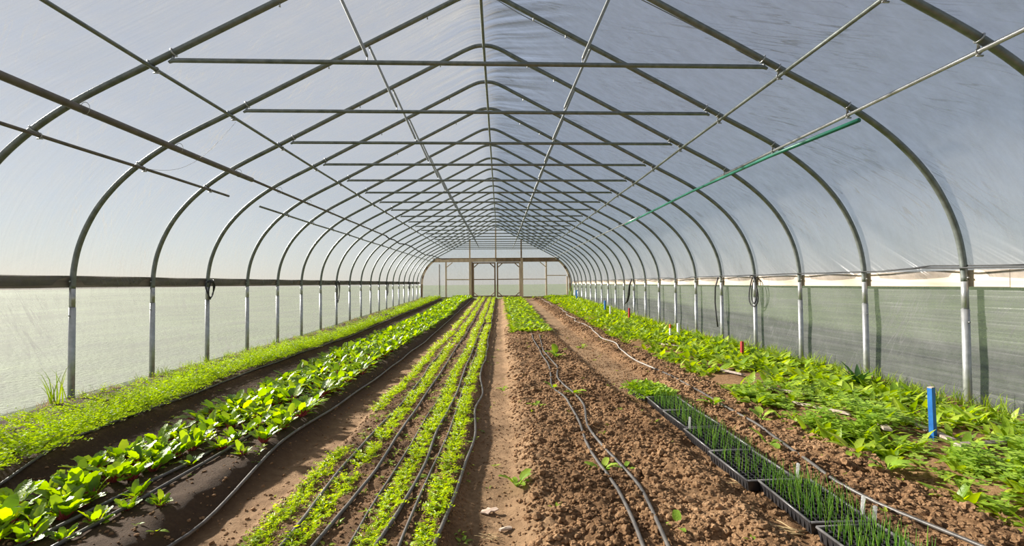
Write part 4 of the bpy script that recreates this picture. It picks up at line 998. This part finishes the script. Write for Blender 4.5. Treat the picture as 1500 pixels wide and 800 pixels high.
# ------------------------------------------------------------------ litter on the ground
def flat_piece(name, pts, t, mat, loc, rot, label, cat):
    n = len(pts); V = [(x, y, RS.uniform(-.15, .15) * t) for x, y in pts] + [(x * .98, y * .98, t + RS.uniform(-.3, .5) * t) for x, y in pts]
    V += [(0, 0, t * 1.6)]
    F = [tuple(range(n))[::-1]] + [(i, (i + 1) % n, (i + 1) % n + n, i + n) for i in range(n)] + [(i + n, (i + 1) % n + n, 2 * n) for i in range(n)]
    o = MB().add(V, F).build(name, mat, None, False); o.location = loc; o.rotation_euler = rot; return tag(o, label, cat)
flat_piece('dead_leaf', [(-.05, .0), (-.035, .025), (-.012, .018), (0, .035), (.015, .012), (.045, .01), (.055, -.012), (.03, -.02), (.01, -.012), (-.01, -.03), (-.03, -.012)], .006, DEADLEAF, (-.07, 2.66, gz(-.07, 2.66) + .012), (.1, -.15, .2), 'crumpled pale dead leaf on the path at the bottom centre', 'leaf')
flat_piece('wood_chip', [(-.035, -.012), (.03, -.014), (.04, .004), (.028, .014), (-.02, .012), (-.04, .002)], .008, WOODP, (.02, 2.47, gz(.02, 2.47) + .01), (.1, .1, .5), 'pale split wood chip on the path at the bottom centre', 'chip')
for i, (x, y, L, w, a, lab) in enumerate(((3.33, 3.16, .26, .055, .25, 'weathered grey plank end lying right of the near blue stake'), (3.22, 3.42, .22, .06, 1.3, 'short grey board under the foot of the near blue stake'), (2.98, 3.6, .16, .06, 1.1, 'grey board scrap left of the near blue stake'),
        (2.9, 4.2, .3, .05, 1.9, 'long weathered lath lying in the middle of the right border'), (2.95, 4.9, .32, .05, 1.8, 'second weathered lath farther along the right border'), (2.9, 6.0, .34, .05, 1.75, 'farther weathered lath half hidden by weeds'), (3.05, 8.6, .4, .09, 1.7, 'distant grey board among the border weeds'))):
    pts_ = [(-L, -w / 2), (-L * .3, -w * .45), (L * .4, -w * .5), (L, -w * .25), (L * .93, w * .2), (L * .3, w * .5), (-L * .5, w * .42), (-L * .97, w * .4)]
    flat_piece('old_board', pts_, .016, DRIFT, (x, y, gz(x, y) + .015 + .012 * (i < 3)), (.03, .05, a), lab, 'board')
def straw(name, x, y, n, L, mat, label, seed, r=.0022):
    rnd = random.Random(seed); m = MB()
    for i in range(n):
        a = rnd.gauss(2.75, .35); p = np.array([rnd.gauss(0, .02), rnd.gauss(0, .02), .012]); pts_ = []
        for j in range(5): pts_.append(p.copy()); a += rnd.uniform(-.25, .25); p = p + np.array([math.cos(a), math.sin(a), rnd.uniform(-.1, .12)]) * L / 5
        m.tube(pts_, [r, r, r * .9, r * .7, r * .3], 4)
    o = m.build(name, mat); o.location = (x, y, gz(x, y)); return tag(o, label, 'straw')
straw('dry_straw', 1.44, 2.26, 11, .22, STRAW, 'bundle of dry straw stems against the left side of the onion tray', 1, .0035)
straw('dry_straw', 1.30, 2.45, 6, .12, STRAW, 'loose dry stems beside the tray corner', 2, .003)
straw('dry_straw', 1.42, 2.8, 4, .10, STRAW, 'pale dry root looped over the tray rim', 3, .0028)
straw('dry_straw', -.02, 2.38, 8, .09, STRAW, 'dry rootlets beside the pale wood chip', 4, .0018)
straw('dry_straw', -.12, 2.3, 3, .07, STRAW, 'few dry stalk bits on the path at the bottom edge', 5, .0018)
straw('dry_straw', .5, 5.4, 3, .18, STRAW, 'dry stalk lying across the twin hoses', 6, .003)
